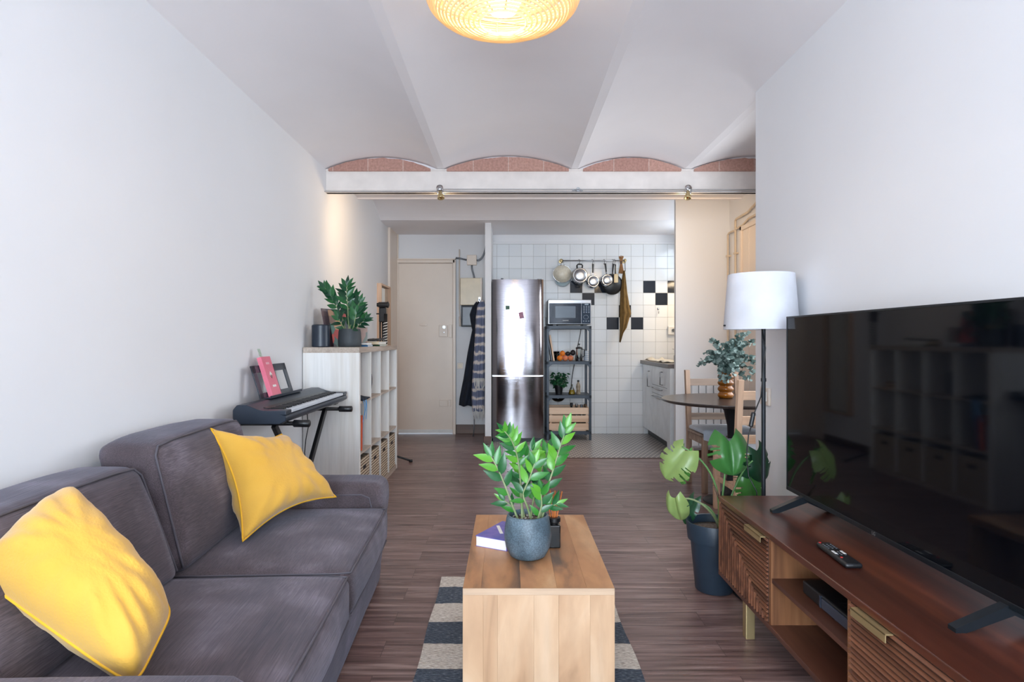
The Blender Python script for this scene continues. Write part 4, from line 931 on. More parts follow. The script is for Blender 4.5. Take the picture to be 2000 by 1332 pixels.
# ================================================================ DINING CORNER
tc_ = Vector((1.62, 4.52, 0))
t = thing('round_table', 'round black pedestal dining table in the alcove', 'dining table', tc_)
b = MB(); b.lathe([(0, .718), (.47, .718), (.496, .728), (.50, .735), (.498, .742), (0, .742)], tc_, 72); obj('tabletop', b, 'tabletop', t, True, angle=30)
b = MB(); b.lathe([(.20, .0), (.205, .006), (.19, .016), (.12, .035), (.06, .08), (.034, .20), (.030, .40), (.036, .55), (.06, .66), (.10, .712), (.14, .718), (0, .718)], tc_, 48); obj('pedestal', b, 'blackmetal', t, True)
def chair(label, loc, rz, mats, pad):
    """local: front towards -y, seat centre at origin"""
    t = thing('dining_chair', label, 'chair', loc, 'wooden chairs at the round table', rz=rz)
    w, d_ = .205, .185; m, ml = mats
    for sx in (-1, 1):
        b = MB(); b.box(sx * w - .02, sx * w + .02, -d_ - .02, -d_ + .02, 0, .425, .003); obj('leg', b, m, t, local=True)
        b = MB(); pr = [(d_ - .02, 0), (d_ + .02, 0), (d_ + .02, .42), (d_ + .075, .92), (d_ + .035, .92), (d_ - .02, .42)]; b.prism(pr, sx * w - .0175, sx * w + .0175, 'yz'); obj('back_post', b, m, t, local=True)
    b = MB(); b.box(-w - .025, w + .025, -d_ - .03, d_ - .02, .425, .445, .005); obj('seat', b, ml, t, local=True)
    b = MB()
    for sx in (-1, 1): b.box(sx * w - .009, sx * w + .009, -d_, d_, .365, .425)
    b.box(-w, w, -d_ - .009, -d_ + .009, .365, .425); b.box(-w, w, d_ - .009, d_ + .009, .365, .425); obj('apron', b, ml, t, local=True)
    b = MB(); b.box(-w, w, -.01, .01, .20, .23); 
    for sx in (-1, 1): b.box(sx * w - .008, sx * w + .008, -d_, d_, .20, .23)
    obj('stretcher', b, ml, t, local=True)
    for z in (.82, .66, .54):
        y = d_ + (z - .42) / .5 * .055
        b = MB(); b.box(-w, w, y - .008, y + .010, z - .028, z + .028, .003); obj('back_rail', b, ml, t, local=True)
    b = MB(); softbox(b, -w - .02, w + .02, -d_ - .03, d_ - .035, .446, .482, .018, (0, 0, .012), 14, .004)
    p = obj('seat_pad', b, 'seatpad', t, True, local=True)
    b = MB(); b.grid(lambda u, v: (-w - .02 + u * (2 * w + .04), -d_ - .032 - .006 * math.sin(u * 9), .47 - v * (.06 + .02 * math.sin(u * 7))), 20, 5); obj('pad_skirt', b, 'seatpad', p, True, local=True)
    return t
chair('weathered wooden chair with a white pad on the far side of the round table', (1.70, 4.97, 0), math.radians(2), ('pineold', 'oldlong'), 1)
chair('pale pine chair seen from behind at the near side of the round table', (1.655, 4.16, 0), math.radians(181), ('pine', 'pinex'), 1)
# vase with eucalyptus
vc = Vector((1.60, 4.60, .742))
t = thing('vase', 'ribbed amber glass vase on the round black table', 'vase', vc)
pr = [(0, .001), (.045, .001)]
for k in range(4):
    z0_ = .001 + k * .045
    pr += [(.045 + .013 * math.sin(PI * q / 6), z0_ + .045 * q / 6) for q in range(1, 6)] + [(.043, z0_ + .045)]
pr += [(.05, .20), (.056, .215), (.053, .215), (.045, .19), (.04, .15), (.04, .03), (0, .02)]
b = MB(); b.lathe(pr, vc, 40); obj('body', b, 'amber', t, True)
t = thing('eucalyptus_bunch', 'bunch of grey-green eucalyptus stems standing in the amber vase', 'dried foliage', vc + Vector((0, 0, .03)))
tips = [(1362, 716, 0), (1378, 690, .02), (1386, 662, -.05), (1400, 690, -.10), (1412, 672, .05), (1428, 668, -.05), (1445, 652, .05), (1462, 648, 0), (1470, 672, .10), (1478, 700, -.05), (1475, 730, .05), (1465, 745, -.12), (1408, 745, -.12), (1440, 715, -.12), (1425, 700, -.14), (1455, 690, -.10), (1485, 660, .1), (1492, 715, .1), (1372, 705, -.1), (1434, 735, -.16), (1420, 750, -.15), (1450, 670, .2)]
rnd = random.Random(5)
for (x, y, dd) in tips:
    b = MB(); tip = P(x, y, 4.6 + dd); base = vc + Vector((rnd.uniform(-.02, .02), rnd.uniform(-.02, .02), .04)); mouth = vc + Vector((rnd.uniform(-.03, .03), rnd.uniform(-.03, .03), .22))
    hi = mouth.lerp(tip, .55) + Vector((0, 0, .07)); cv = [base] + bez(mouth, mouth.lerp(hi, .5) + Vector((0, 0, .03)), hi, tip, 14)
    b.tube(cv, .0018, 5); b.mi = 1
    for k in range(4, 16):
        for _ in range(3):
            a = rnd.uniform(0, 2 * PI); dr = Vector((math.cos(a), math.sin(a) * .8, rnd.uniform(-.3, .6))); nn = Vector((rnd.uniform(-1, 1), -1, rnd.uniform(-1, 1)))
            p = cv[k - 1].lerp(cv[min(k, len(cv) - 1)], rnd.random()); s_ = rnd.uniform(.034, .054) * (1.15 - .03 * k); b.leaf(p, dr, nn, s_, s_ * .95, .2, .1, 5)
    obj('stem', b, ['bark', 'euca'], t, True)

# ================================================================ SHELF UNIT
KX0, KX1, KY0, KY1, KZ = -1.405, -1.02, 4.27, 5.72, 1.12
t = thing('cube_shelf_unit', 'pale wood open cube shelf unit against the left wall', 'shelf unit', (-1.21, 5.0, 0))
th = .038; dth = .016; cw = (KY1 - KY0 - 2 * th - 3 * dth) / 4; ch = (KZ - 2 * th - 2 * dth) / 3
for y in (KY0, KY1 - th):
    b = MB(); b.box(KX0, KX1, y, y + th, 0, KZ - th); obj('side_panel', b, 'kallax', t)
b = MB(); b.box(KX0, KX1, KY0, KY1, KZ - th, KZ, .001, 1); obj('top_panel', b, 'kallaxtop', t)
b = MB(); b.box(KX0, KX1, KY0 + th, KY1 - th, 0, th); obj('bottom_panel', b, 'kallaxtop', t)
cy = [KY0 + th + i * (cw + dth) for i in range(4)]; cz = [th + i * (ch + dth) for i in range(3)]
for i in range(1, 4):
    b = MB(); b.box(KX0, KX1 - .001, cy[i] - dth, cy[i], th, KZ - th); obj('divider', b, 'kallax', t)
for i in range(4):
    for j in (1, 2):
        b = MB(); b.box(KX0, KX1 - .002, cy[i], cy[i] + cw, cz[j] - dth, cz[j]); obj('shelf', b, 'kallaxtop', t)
bl = ['woven basket in the nearest bottom cube of the shelf unit', 'woven basket in the second bottom cube from the sofa', 'woven basket in the third bottom cube from the sofa', 'woven basket in the bottom cube nearest the entrance door']
proto = None
for i in range(4):
    loc = (KX0 + .19, cy[i] + cw / 2, th + .0005)
    if proto is None:
        proto = thing('storage_basket', bl[0], 'basket', loc, 'woven baskets in the shelf unit')
        hx, hy, hz = .185, cw / 2 - .012, .285
        b = MB(); b.box(-hx, hx, -hy, hy, 0, .012); [b.box(*q, 0, hz, .004) for q in ((-hx, -hx + .012, -hy, hy), (hx - .012, hx, -hy, hy), (-hx, hx, -hy, -hy + .012), (-hx, hx, hy - .012, hy))]
        obj('body', b, 'basket', proto, local=True)
        b = MB(); b.tube([(-hx + .006, -hy + .006, hz), (hx - .006, -hy + .006, hz), (hx - .006, hy - .006, hz), (-hx + .006, hy - .006, hz)], .009, 8, closed=True); obj('rim', b, 'basket', proto, True, local=True)
        b = MB(); b.box(hx - .002, hx + .001, -.045, .045, hz - .075, hz - .045, .001, 1); obj('handle_hole', b, 'black', proto, local=True)
    else:
        r_ = proto.copy(); COL.objects.link(r_); r_.location = loc; r_['label'] = bl[i]
        for c_ in list(proto.children): q = c_.copy(); COL.objects.link(q); q.parent = r_
# books in the second cube row, nearest column
zb = cz[1]; yb = cy[0] + .03
for k, (mt, hh, th_, dx, lab, ln) in enumerate((('bookblue', .18, .020, .0, 'short blue book at the sofa end of the leaning books', .02), ('bookorange', .245, .034, .02, 'tall orange book leaning in the shelf unit', .04), ('paper', .25, .014, .0, 'thin white book beside the orange one', .05), ('bookblue', .235, .018, .01, 'tall blue book next to the thin white one', .07), ('black', .22, .012, .0, 'thin black book at the far end of the leaning books', .09))):
    tt = thing('book', lab, 'book', (KX1 - .10 + dx, yb, zb + .0045), 'books in the shelf unit'); tt.rotation_euler = (-ln * 1.5, 0, 0)
    b = MB(); b.box(-.07, .066, .002, th_ - .002, .003, hh - .003); obj('pages', b, 'paper', tt, local=True)
    b = MB(); b.box(-.075, .07, 0, .002, 0, hh); b.box(-.075, .07, th_ - .002, th_, 0, hh); b.box(.068, .071, 0, th_, 0, hh, .0008, 1); obj('cover', b, mt, tt, local=True)
    yb += th_ + .008
# things in the top row
b = MB(); z_ = cz[2]
b.grid(lambda u, v: (KX1 - .15 + .16 * u, cy[0] + .05 + .20 * v, z_ + .002 + .025 * math.sin(PI * u) * math.sin(PI * v) + .008 * noise.noise(Vector((u * 4, v * 4, 1)))), 16, 16); r = bmesh.ops.extrude_face_region(b.bm, geom=list(b.bm.faces)); [setattr(v.co, 'z', v.co.z + .008) for v in r['geom'] if isinstance(v, bmesh.types.BMVert)]
single('cloth_bag', b, 'navy', 'dark crumpled cloth bag lying in the nearest top cube', 'bag', smooth=True)
b = MB()
for k, (y_, ln) in enumerate(((cy[0] + .05, .16), (cy[0] + .085, .12), (cy[0] + .11, .15))):
    b.bm.verts.ensure_lookup_table(); b.grid(lambda u, v: (KX1 + .004 + .010 * math.sin(v * PI) + .002 * k, y_ + .022 * u + .012 * math.sin(v * 5 + k), z_ + .012 - ln * v), 2, 10)
single('ribbon', b, 'skyblue', 'light blue ribbon dangling over the shelf edge above the books', 'ribbon', smooth=True)
b = MB(); softbox(b, KX1 - .14, KX1 - .02, cy[1] + .015, cy[1] + .10, cz[2], cz[2] + .20, .035, (.01, .01, .01), 10, .02, 4); single('fabric_pouch', b, plain('slate_cloth', (92, 92, 100), 0.85), 'grey fabric pouch standing in the second top cube', 'pouch', smooth=True)
for k in range(4):
    b = MB(); b.box(KX1 - .20 + .01 * k, KX1 - .03 - .008 * (k % 2), cy[3] + .02 + .006 * k, cy[3] + .17 + .006 * k, cz[2] + .0005 + .0145 * k, cz[2] + .014 + .0145 * k, .002, 1)
    single('paper_pad', b, ['pinex', 'straw'][k % 2], ['bottom', 'second lowest', 'second highest', 'topmost'][k] + ' tan pad of the small stack in the farthest top cube', 'notepad', 'tan pads in the shelf unit')
b = MB(); b.lathe([(.03, 0), (.026, .02), (.004, .07), (0, .072)], (KX1 - .10, cy[3] + .10, cz[2] + .0585), 16); single('wooden_cone', b, 'straw', 'small tan cone on top of the stack of pads', 'ornament', smooth=True)

# on top of the unit
b = MB(); sc_ = Vector((-1.31, 4.365, KZ)); b.lathe([(0, 0), (.056, 0), (.062, .006), (.062, .150), (.056, .156), (0, .156)], sc_, 36); b.mi = 1; b.lathe([(.0, .1565), (.05, .1565), (.05, .158), (0, .158)], sc_, 30)
t = thing('speaker', 'black cylindrical smart speaker on top of the shelf unit', 'speaker', sc_); obj('body', b, ['kbdblue', 'black'], t, True, angle=40)
def leaning(name, label, cat, px_bl, w, h, y0, mat, th=.004, lean=.10, x0=-1.22, rim=None, yaw=.35):
    t = thing(name, label, cat, (x0, y0, KZ)); ax = Vector((math.sin(yaw), math.cos(yaw), 0)); az = Vector((-lean * math.cos(yaw), lean * math.sin(yaw), 1)).normalized(); ay = az.cross(ax).normalized()
    b = MB(); b.obox(Vector((x0, y0, KZ + .0006 + .0)) + ax * w / 2 + az * (h / 2), ax, az, ay, w / 2, h / 2, th / 2); o = obj('sleeve', b, mat, t); return t
leaning('record_sleeve', 'colourful picture sleeve with a red patch leaning beside the speaker', 'record sleeve', 0, .27, .275, 4.515, 'album', .005, .22, -1.262, yaw=.5)
leaning('record_sleeve', 'dark purple picture sleeve leaning behind the colourful one', 'record sleeve', 0, .28, .285, 4.50, 'albumdark', .005, .22, -1.30, yaw=.36)
zc_ = P(684, 679, 4.46); zc_ = Vector((-1.128, 4.44, KZ))
t = thing('zz_plant', 'dark green leafy plant in a smooth charcoal pot on the shelf unit', 'potted plant', zc_)
pot_round('s', zc_, [(0, 0), (.074, 0), (.080, .005), (.082, .04), (.078, .105), (.073, .128), (.069, .129), (.067, .11), (0, .10)], 'pot', t, .068, .112)
ZD = ['stem', 'zzdark']; d0 = 4.44
FR2 = [([(676, 648), (668, 620), (655, 595, .02), (645, 575, .03), (634, 562, .03)], 17, .085, .036, .25, .7),
       ([(682, 648), (680, 620), (679, 595), (677, 575), (678, 558)], 16, .090, .036, .20, .95),
       ([(688, 648), (692, 625, -.02), (697, 605, -.02), (702, 590, -.02)], 13, .080, .036, .20, .8),
       ([(690, 650), (698, 638, -.04), (706, 630, -.06), (712, 624, -.06)], 8, .075, .034, .25, .8),
       ([(680, 650), (686, 630, .05), (690, 605, .08), (694, 580, .09)], 12, .080, .036, .25, .9),
       ([(676, 650), (670, 638, -.05), (664, 628, -.06), (662, 618, -.06)], 7, .070, .034, .25, .9),
       ([(684, 650), (690, 640, -.08), (694, 622, -.1), (696, 610, -.1)], 9, .07, .034, .2, .9)]
for i, (l, nl, L, W, t0, sp) in enumerate(FR2): frond(t, PP(l, d0), nl, L, W, ZD, t0, .0045, Vector((0, -1, .35)), sp, i + 41)
t = thing('picture_card', 'small faded picture card standing right of the charcoal pot', 'picture', (-1.14, 4.80, KZ))
b = MB(); b.obox((-1.14, 4.78, KZ + .062 + .012), Vector((.94, .34, 0)), Vector((0, 0, 1)), Vector((.34, -.94, 0)), .06, .072, .004); obj('print', b, 'card', t)
t.location.z = KZ
for k, (x0, x1, y0, y1, z0_, z1_, mt, lab) in enumerate(((-1.17, -1.04, 4.62, 4.80, 0, .012, 'bookblue', 'flat dark book lying beside the charcoal pot'), (-1.165, -1.045, 4.63, 4.79, .0125, .030, 'paper', 'white book lying on the flat dark one'), (-1.16, -1.03, 5.0, 5.28, 0, .012, 'zzdark', 'green book under the yellow one on the shelf unit'), (-1.165, -1.035, 4.98, 5.30, .0125, .038, 'fuse', 'thick yellow book lying on the shelf unit under the black cloth'))):
    tt = thing('book', lab, 'book', ((x0 + x1) / 2, (y0 + y1) / 2, KZ + z0_), 'books lying on the shelf unit')
    b = MB(); b.box(x0 + .003, x1 - .003, y0 + .003, y1 - .003, KZ + z0_ + .002, KZ + z1_ - .002); obj('pages', b, 'paper', tt)
    b = MB(); b.box(x0, x1, y0, y1, KZ + z0_, KZ + z0_ + .002); b.box(x0, x1, y0, y1, KZ + z1_ - .002, KZ + z1_); b.box(x0, x1, y0, y0 + .003, KZ + z0_, KZ + z1_); obj('cover', b, mt, tt)
b = MB(); b.grid(lambda u, v: (-1.16 + .12 * u, 5.0 + .26 * v, KZ + .041 + .012 * abs(noise.noise(Vector((u * 3, v * 5, 2)))) + .01 * v), 10, 16); r = bmesh.ops.extrude_face_region(b.bm, geom=list(b.bm.faces)); [setattr(v.co, 'z', v.co.z + .01) for v in r['geom'] if isinstance(v, bmesh.types.BMVert)]
single('folded_cloth', b, 'black', 'black folded cloth on top of the thick yellow book', 'cloth', smooth=True)
# tripod stand behind the unit, on the floor
tb = Vector((-1.20, 5.98, 0)); t = thing('tripod_stand', 'black tripod stand with a striped post and round crossbar behind the shelf unit', 'stand', tb)
b = MB(); b.tube([(tb.x, tb.y, .25), (tb.x, tb.y, 1.50)], .012, 12); b.tube([(tb.x - .03, tb.y + .01, .9), (tb.x - .028, tb.y, 1.46)], .008, 10); obj('pole', b, 'black', t, True)
b = MB(); b.tube([(tb.x + .022, tb.y - .02, .95), (tb.x + .028, tb.y - .02, 1.42)], .017, 14); po = obj('post', b, 'black', t, True)
b = MB(); b.tube([(tb.x + .025 + .018 * math.cos(q * .5), tb.y - .02 + .018 * math.sin(q * .5), 1.10 + q * .0021) for q in range(120)], .004, 6); obj('spiral', b, 'paper', po, True)
b = MB(); b.box(tb.x - .035, tb.x + .03, tb.y - .03, tb.y + .02, 1.34, 1.48, .008); b.tube([(tb.x - .06, tb.y - .02, 1.42), (tb.x - .03, tb.y - .02, 1.42)], .006, 8); obj('clamp', b, 'black', t)
b = MB(); b.tube([(tb.x - .035, tb.y - .03, 1.505), (tb.x + .045, tb.y - .03, 1.505)], .026, 18); b.tube([(tb.x - .052, tb.y - .03, 1.505), (tb.x - .03, tb.y - .03, 1.505)], .019, 16); b.lathe([(.03, 0), (.03, .012), (.012, .02), (0, .02)], (tb.x + .045, tb.y - .03, 1.505), 20, (1, 0, 0)); obj('crossbar', b, 'black', t, True, angle=40)
for a, L in ((-.02, .27), (2.0, .25), (4.1, .20)):
    b = MB(); e = tb + Vector((L * math.cos(a), L * math.sin(a), .014)); e.x = max(e.x, XL + .03); b.tube([tb + Vector((0, 0, .10)), e], .010, 8); lg = obj('leg', b, 'black', t, True)
    b = MB(); b.tube([e - (e - tb).normalized() * .02, e + Vector((0, 0, .0)) + (e - tb).normalized() * .012], .013, 8); obj('rubber_foot', b, 'black', lg, True)
b = MB(); b.tube([tb + Vector((0, 0, .08)), tb + Vector((0, 0, .28))], .016, 10); obj('collar', b, 'black', t, True)
# wall mirror
t = thing('wall_mirror', 'tall narrow wood framed mirror on the left wall by the entrance door', 'mirror', (-1.39, 6.97, .35))
b = MB(); 
for q in ((6.70, 6.72, .35, 1.78), (7.22, 7.24, .35, 1.78)): b.box(-1.41, -1.362, *q)
b.box(-1.41, -1.362, 6.72, 7.22, .35, .37); b.box(-1.41, -1.362, 6.72, 7.22, 1.76, 1.78); obj('frame', b, 'pine', t)
b = MB(); b.box(-1.41, -1.395, 6.72, 7.22, .37, 1.76); obj('glass', b, 'mirror', t)

# ================================================================ KEYBOARD
t = thing('keyboard_stand', 'black folding cross stand under the electric piano', 'keyboard stand', (-1.17, 3.55, 0))
for nm, (ya, yb_), xx in (('leg', (3.17, 3.90), -1.19), ('leg', (3.94, 3.20), -1.155)):
    b = MB(); b.bar((xx, ya, .74), (xx, yb_, .03), .022, .036, bev=.003); obj(nm, b, 'black', t)
for (yy, x1, zz, nm) in ((3.18, -1.01, .745, 'arm'), (3.94, -.985, .735, 'arm')):
    b = MB(); b.tube([(-1.36, yy, zz), (x1 - .06, yy, zz)], .011, 12); a_ = obj(nm, b, 'black', t, True)
    b = MB(); b.tube([(x1 - .085, yy, zz), (x1 - .08, yy, zz), (x1 - .004, yy, zz), (x1, yy, zz)], [.014, .019, .019, .014], 14); obj('rubber_cap', b, 'black', a_, True)
for yy in (3.20, 3.90):
    b = MB(); b.tube([(-1.36, yy, .022), (-1.02, yy, .022)], .014, 10); obj('foot', b, 'black', t, True)
b = MB(); b.tube([(-1.21, 3.56, .385), (-1.13, 3.56, .385)], .022, 14); obj('pivot', b, 'black', t, True)
KA, KB = 3.045, 4.20; kx0, kx1 = -1.345, -1.085; kz = .758
t = thing('electric_piano', 'dark blue-black electric piano on a cross stand beside the shelf unit', 'electric piano', (-1.21, 3.6, kz))
pr = [(kx0 + .01, kz), (kx1 - .03, kz), (kx1, kz + .018), (kx1, kz + .036), (kx1 - .006, kz + .044), (kx1 - .03, kz + .048), (kx0 + .12, kz + .070), (kx0 + .07, kz + .094), (kx0 + .02, kz + .094), (kx0, kz + .070), (kx0, kz + .03)]
b = MB(); b.prism(pr, KA, KB, 'xz'); bmesh.ops.bevel(b.bm, geom=[e for e in b.bm.edges], offset=.003, segments=1, affect='EDGES'); obj('body', b, 'kbdblue', t, True, angle=30)
b = MB(); sl = (.048 - .070) / (kx1 - .03 - (kx0 + .12)); f_ = lambda x: kz + .070 + (x - kx0 - .12) * sl
b.prism([(kx0 + .115, f_(kx0 + .115) + .001), (kx1 - .118, f_(kx1 - .118) + .001), (kx1 - .118, f_(kx1 - .118) + .003), (kx0 + .115, f_(kx0 + .115) + .003)], KA + .09, KB - .09, 'xz'); obj('control_panel', b, 'black', t)
nk = 44; y0_ = KA + .085; ky = (KB - KA - .17) / nk
b = MB()
for k in range(nk): b.box(kx1 - .112, kx1 - .004, y0_ + k * ky + .0006, y0_ + (k + 1) * ky - .0006, kz + .048, kz + .0625, .001, 1)
obj('white_keys', b, 'keys', t)
b = MB()
for k in range(1, nk):
    if k % 7 in (0, 3): continue
    b.box(kx1 - .112, kx1 - .045, y0_ + k * ky - .006, y0_ + k * ky + .006, kz + .0625, kz + .072, .0015, 1)
obj('black_keys', b, 'black', t)
b = MB(); b.box(kx1 - .112, kx1 - .001, KA + .002, y0_ - .001, kz + .045, kz + .066, .003); b.box(kx1 - .112, kx1 - .001, KB - .084, KB - .002, kz + .045, kz + .066, .003); obj('end_block', b, 'kbdblue', t)
for y_ in (KA + .1, KB - .1):
    b = MB(); b.box(kx0 + .03, kx0 + .08, y_ - .03, y_ + .03, kz - .011, kz, .003); b.box(kx1 - .09, kx1 - .04, y_ - .03, y_ + .03, kz - .011, kz, .003); obj('foot_pad', b, 'black', t)
# music rest
def MR(u, v, off=0):   # u along (0..1), v up (0..1)
    return Vector((kx0 + .035 - .055 * v + off, 3.30 + .50 * u, kz + .098 + .175 * v))
b = MB()
def mrbar(u0, u1, v0, v1):
    c = (MR(u0, v0) + MR(u1, v1)) / 2; ax = Vector((0, 1, 0)); az = (MR(0, 1) - MR(0, 0)).normalized(); b.obox(c, ax, az, ax.cross(az), abs(u1 - u0) * .25, (MR(0, v1) - MR(0, v0)).length / 2, .003, .001)
mrbar(0, 1, .78, 1); mrbar(0, 1, 0, .16); mrbar(0, .10, 0, 1); mrbar(.90, 1, 0, 1); mrbar(.36, .62, 0, 1)
b.box(kx0 + .035, kx0 + .075, 3.34, 3.84, kz + .098, kz + .103, .001); b.box(kx0 + .072, kx0 + .076, 3.34, 3.84, kz + .098, kz + .112); obj('music_rest', b, 'kbdblue', t)
# power cables of the keyboard
b = MB(); b.tube([(kx0 + .01, 3.07, kz + .01), (kx0 + .005, 3.08, kz - .05), (kx0 + .015, 3.10, .55), (kx0 + .03, 3.12, .02)], .003, 6); obj('cord', b, 'black', t, True)
b = MB(); b.tube([P(600, 808, 3.6), P(602, 835, 3.6), P(597, 860, 3.6), P(595, 885, 3.6), P(598, 905, 3.6), P(600, 960, 3.58), P(602, 1040, 3.5)], .003, 6); obj('cord', b, 'black', t, True)
# pink book on the rest
t = thing('pink_book', 'narrow pink book standing on the piano music rest', 'book', (-1.29, 3.50, kz + .104)); bl_ = MR(.41, .02, .022); az = (MR(0, 1) - MR(0, 0)).normalized(); ax = Vector((0, 1, 0)); ay = ax.cross(az)
c0 = MR(.33, 0, .019) + az * .115; 
b = MB(); b.obox(c0, ax, az, ay, .062, .112, .010); obj('pages', b, plain('pink_edge', (238, 170, 186), 0.7), t)
b = MB(); b.obox(c0 + ay * .011, ax, az, ay, .064, .114, .0012); b.obox(c0 - ay * .011, ax, az, ay, .064, .114, .0012); b.obox(c0 - ax * .063, ax, az, ay, .0012, .114, .0115); obj('cover', b, 'pink', t)
sg = 1 if ay.x > 0 else -1
def onc(u, v, hu, hv, name, mat, rot=0):
    b = MB(); a1 = ax * math.cos(rot) + az * math.sin(rot); a2 = az * math.cos(rot) - ax * math.sin(rot); b.obox(c0 + ay * sg * .0125 + ax * u + az * v, a1, a2, ay, hu, hv, .0004); obj(name, b, mat, t)
onc(-.002, .012, .012, .012, 'cover_emblem', 'paper', PI / 4); onc(-.002, .0, .009, .009, 'cover_emblem', plain('emblem_dark', (110, 50, 66), .5), PI / 4)
onc(.0, .075, .022, .006, 'cover_title', plain('pale_pink', (240, 180, 190), .5)); onc(.0, -.055, .024, .006, 'cover_title', 'paper')
b = MB(); b.obox(c0 + az * .135 - ax * .03, ax, az, ay, .018, .028, .0006); obj('bookmark', b, plain('bookmark_print', (120, 150, 130), .5, c2=(200, 210, 200), ns=120), t)

# ================================================================ HANGING COAT AND SHAWL
t = thing('coat_hook', 'small wall hook carrying the coat and the striped shawl', 'hook', (-.36, 7.8, 1.66))
b = MB(); b.box(-.37, -.34, 7.69, 7.70, 1.62, 1.70, .002); b.tube([(-.355, 7.69, 1.66), (-.355, 7.64, 1.655), (-.355, 7.625, 1.67)], .005, 8); obj('peg', b, 'satin', t)
def cloth(name, label, cat, mat, rows, amp, folds, y0, depth, seed, extra=None):
    """rows: (z, xleft, xright); a folded hanging sheet with thickness, closed at the back"""
    b = MB(); nz_ = 36
    def at(v):
        s = v * (len(rows) - 1); k = min(int(s), len(rows) - 2); f = s - k; f = f * f * (3 - 2 * f)
        return [rows[k][i] * (1 - f) + rows[k + 1][i] * f for i in range(3)]
    def front(u, v):
        z, a, c = at(v); U = 2 * u - 1
        return Vector((a + (c - a) * u, y0 - depth * max(0, 1 - U ** 2) ** .5 - amp * (0.3 + .7 * v) * math.sin(folds * u * PI * 2 + seed + v * 1.5) * (1 - U ** 4) + .006 * noise.noise(Vector((u * 4, v * 9, seed))), z + .006 * math.sin(u * 11 + seed)))
    b.grid(front, 28, nz_)
    b.grid(lambda u, v: Vector((at(v)[1] + (at(v)[2] - at(v)[1]) * u, y0 + .002, at(v)[0] + .006 * math.sin(u * 11 + seed))), 28, nz_)
    bmesh.ops.remove_doubles(b.bm, verts=b.bm.verts, dist=.0015)
    zmin = min(v.co.z for v in b.bm.verts); t = thing(name, label, cat, ((rows[0][1] + rows[0][2]) / 2, y0, zmin))
    obj('drape', b, mat, t, True); return t
def PX(x, d): return (x - 993) * d / F
def PZ(y, d): return H - (y - 664) * d / F
cloth('coat', 'dark navy coat hanging on the wall beside the meter box', 'coat', 'navy', [(PZ(y, 7.66), PX(a, 7.66), PX(c, 7.66)) for y, a, c in ((590, 930, 938), (600, 922, 942), (615, 917, 942), (630, 919, 942), (645, 922, 942), (690, 913, 940), (740, 905, 938), (780, 897, 930), (792, 896, 926))], .018, 2.2, 7.68, .09, 1)
t = cloth('shawl', 'blue-grey and white striped fringed shawl hanging over the navy coat', 'shawl', 'shawl', [(PZ(y, 7.55), PX(a, 7.55), PX(c, 7.55)) for y, a, c in ((586, 938, 944), (596, 932, 948), (620, 929, 948), (680, 926, 948), (740, 922, 947), (775, 921, 946), (803, 922, 946))], .016, 3, 7.575, .05, 4)
b = MB()
for k in range(10):
    x = PX(924 + 2.3 * k, 7.54); z = PZ(800, 7.54); b.tube([(x, 7.545, z + .02), (x + .004 * math.sin(k), 7.54, z - .05), (x + .006 * math.cos(k * 2), 7.545, z - .10 - .02 * (k % 3))], [.006, .005, .002], 6)
for k in range(9):
    x = PX(927 + 2.2 * k, 7.50); z = PZ(742, 7.50); b.tube([(x, 7.515, z + .02), (x + .01 * math.sin(k), 7.505, z - .06), (x + .012 * math.cos(k * 2), 7.51, z - .11 - .02 * (k % 2))], [.006, .005, .003], 6)
obj('fringe', b, 'paper', t, True)
b = MB(); b.tube([P(926, 812, 7.56), P(926, 835, 7.56), P(923, 862, 7.56)], .006, 6); obj('cord', b, 'greymetal', t, True)

# ================================================================ FRIDGE
fx0, fx1, fy, fz0, fz1 = -.188, .402, 7.17, .035, 1.865
t = thing('fridge', 'tall stainless steel fridge freezer beside the rack', 'fridge', ((fx0 + fx1) / 2, 7.45, 0))
b = MB(); b.box(fx0 + .004, fx1 - .004, fy + .03, 7.785, .03, fz1 - .004, .004); obj('cabinet', b, 'greymetal', t)
def fdoor(z0, z1, name):
    b = MB(); n = 28
    def fr(u): return (fx0 + (fx1 - fx0) * u, fy - .021 * (1 - (2 * u - 1) ** 2) - .010 * (1 - abs(2 * u - 1) ** 14) + .010)
    F0 = [fr(k / n) for k in range(n + 1)]; poly = F0 + [(fx1, fy + .05), (fx0, fy + .05)]; b.prism(poly, z0, z1, 'xy'); return obj(name, b, 'steel', t, True, angle=35)
d1 = fdoor(.765, fz1, 'door'); d2_ = fdoor(fz0 + .012, .752, 'freezer_door')
b = MB(); b.box(fx0 + .004, fx1 - .004, fy + .012, fy + .04, .750, .768); obj('gap_trim', b, 'chrome', t)
b = MB(); b.box(fx0 + .01, fx1 - .01, fy + .02, fy + .1, 0, .05); obj('plinth', b, 'black', t)
b = MB(); b.tube([(fx0 + .1, fy + .03, 1.872), (fx0 + .13, fy + .03, 1.872)], .01, 8); b.box(fx1 - .07, fx1 - .02, fy + .01, fy + .06, fz1 - .004, fz1 + .008); obj('hinge', b, 'greymetal', t)
text('logo', 'BOSCH', .022, (PX(1010, fy - .022), fy - .0218, PZ(582, fy)), (PI / 2, 0, 0), 'white', t)
b = MB(); x, z = PX(991.5, fy), PZ(601, fy); b.box(x - .023, x + .023, fy - .025, fy - .016, z - .022, z + .022, .001); single('fridge_magnet', b, 'green_mag', 'small dark green square magnet on the fridge door', 'magnet', 'magnets on the fridge')
b = MB(); x, z = PX(1018, fy), PZ(616, fy); b.obox((x, fy - .0235, z), Vector((.98, 0, .2)), Vector((-.2, 0, .98)), Vector((0, 1, 0)), .026, .036, .003); single('fridge_magnet', b, 'pinkmag', 'pink and grey patterned magnet on the fridge door', 'magnet', 'magnets on the fridge')

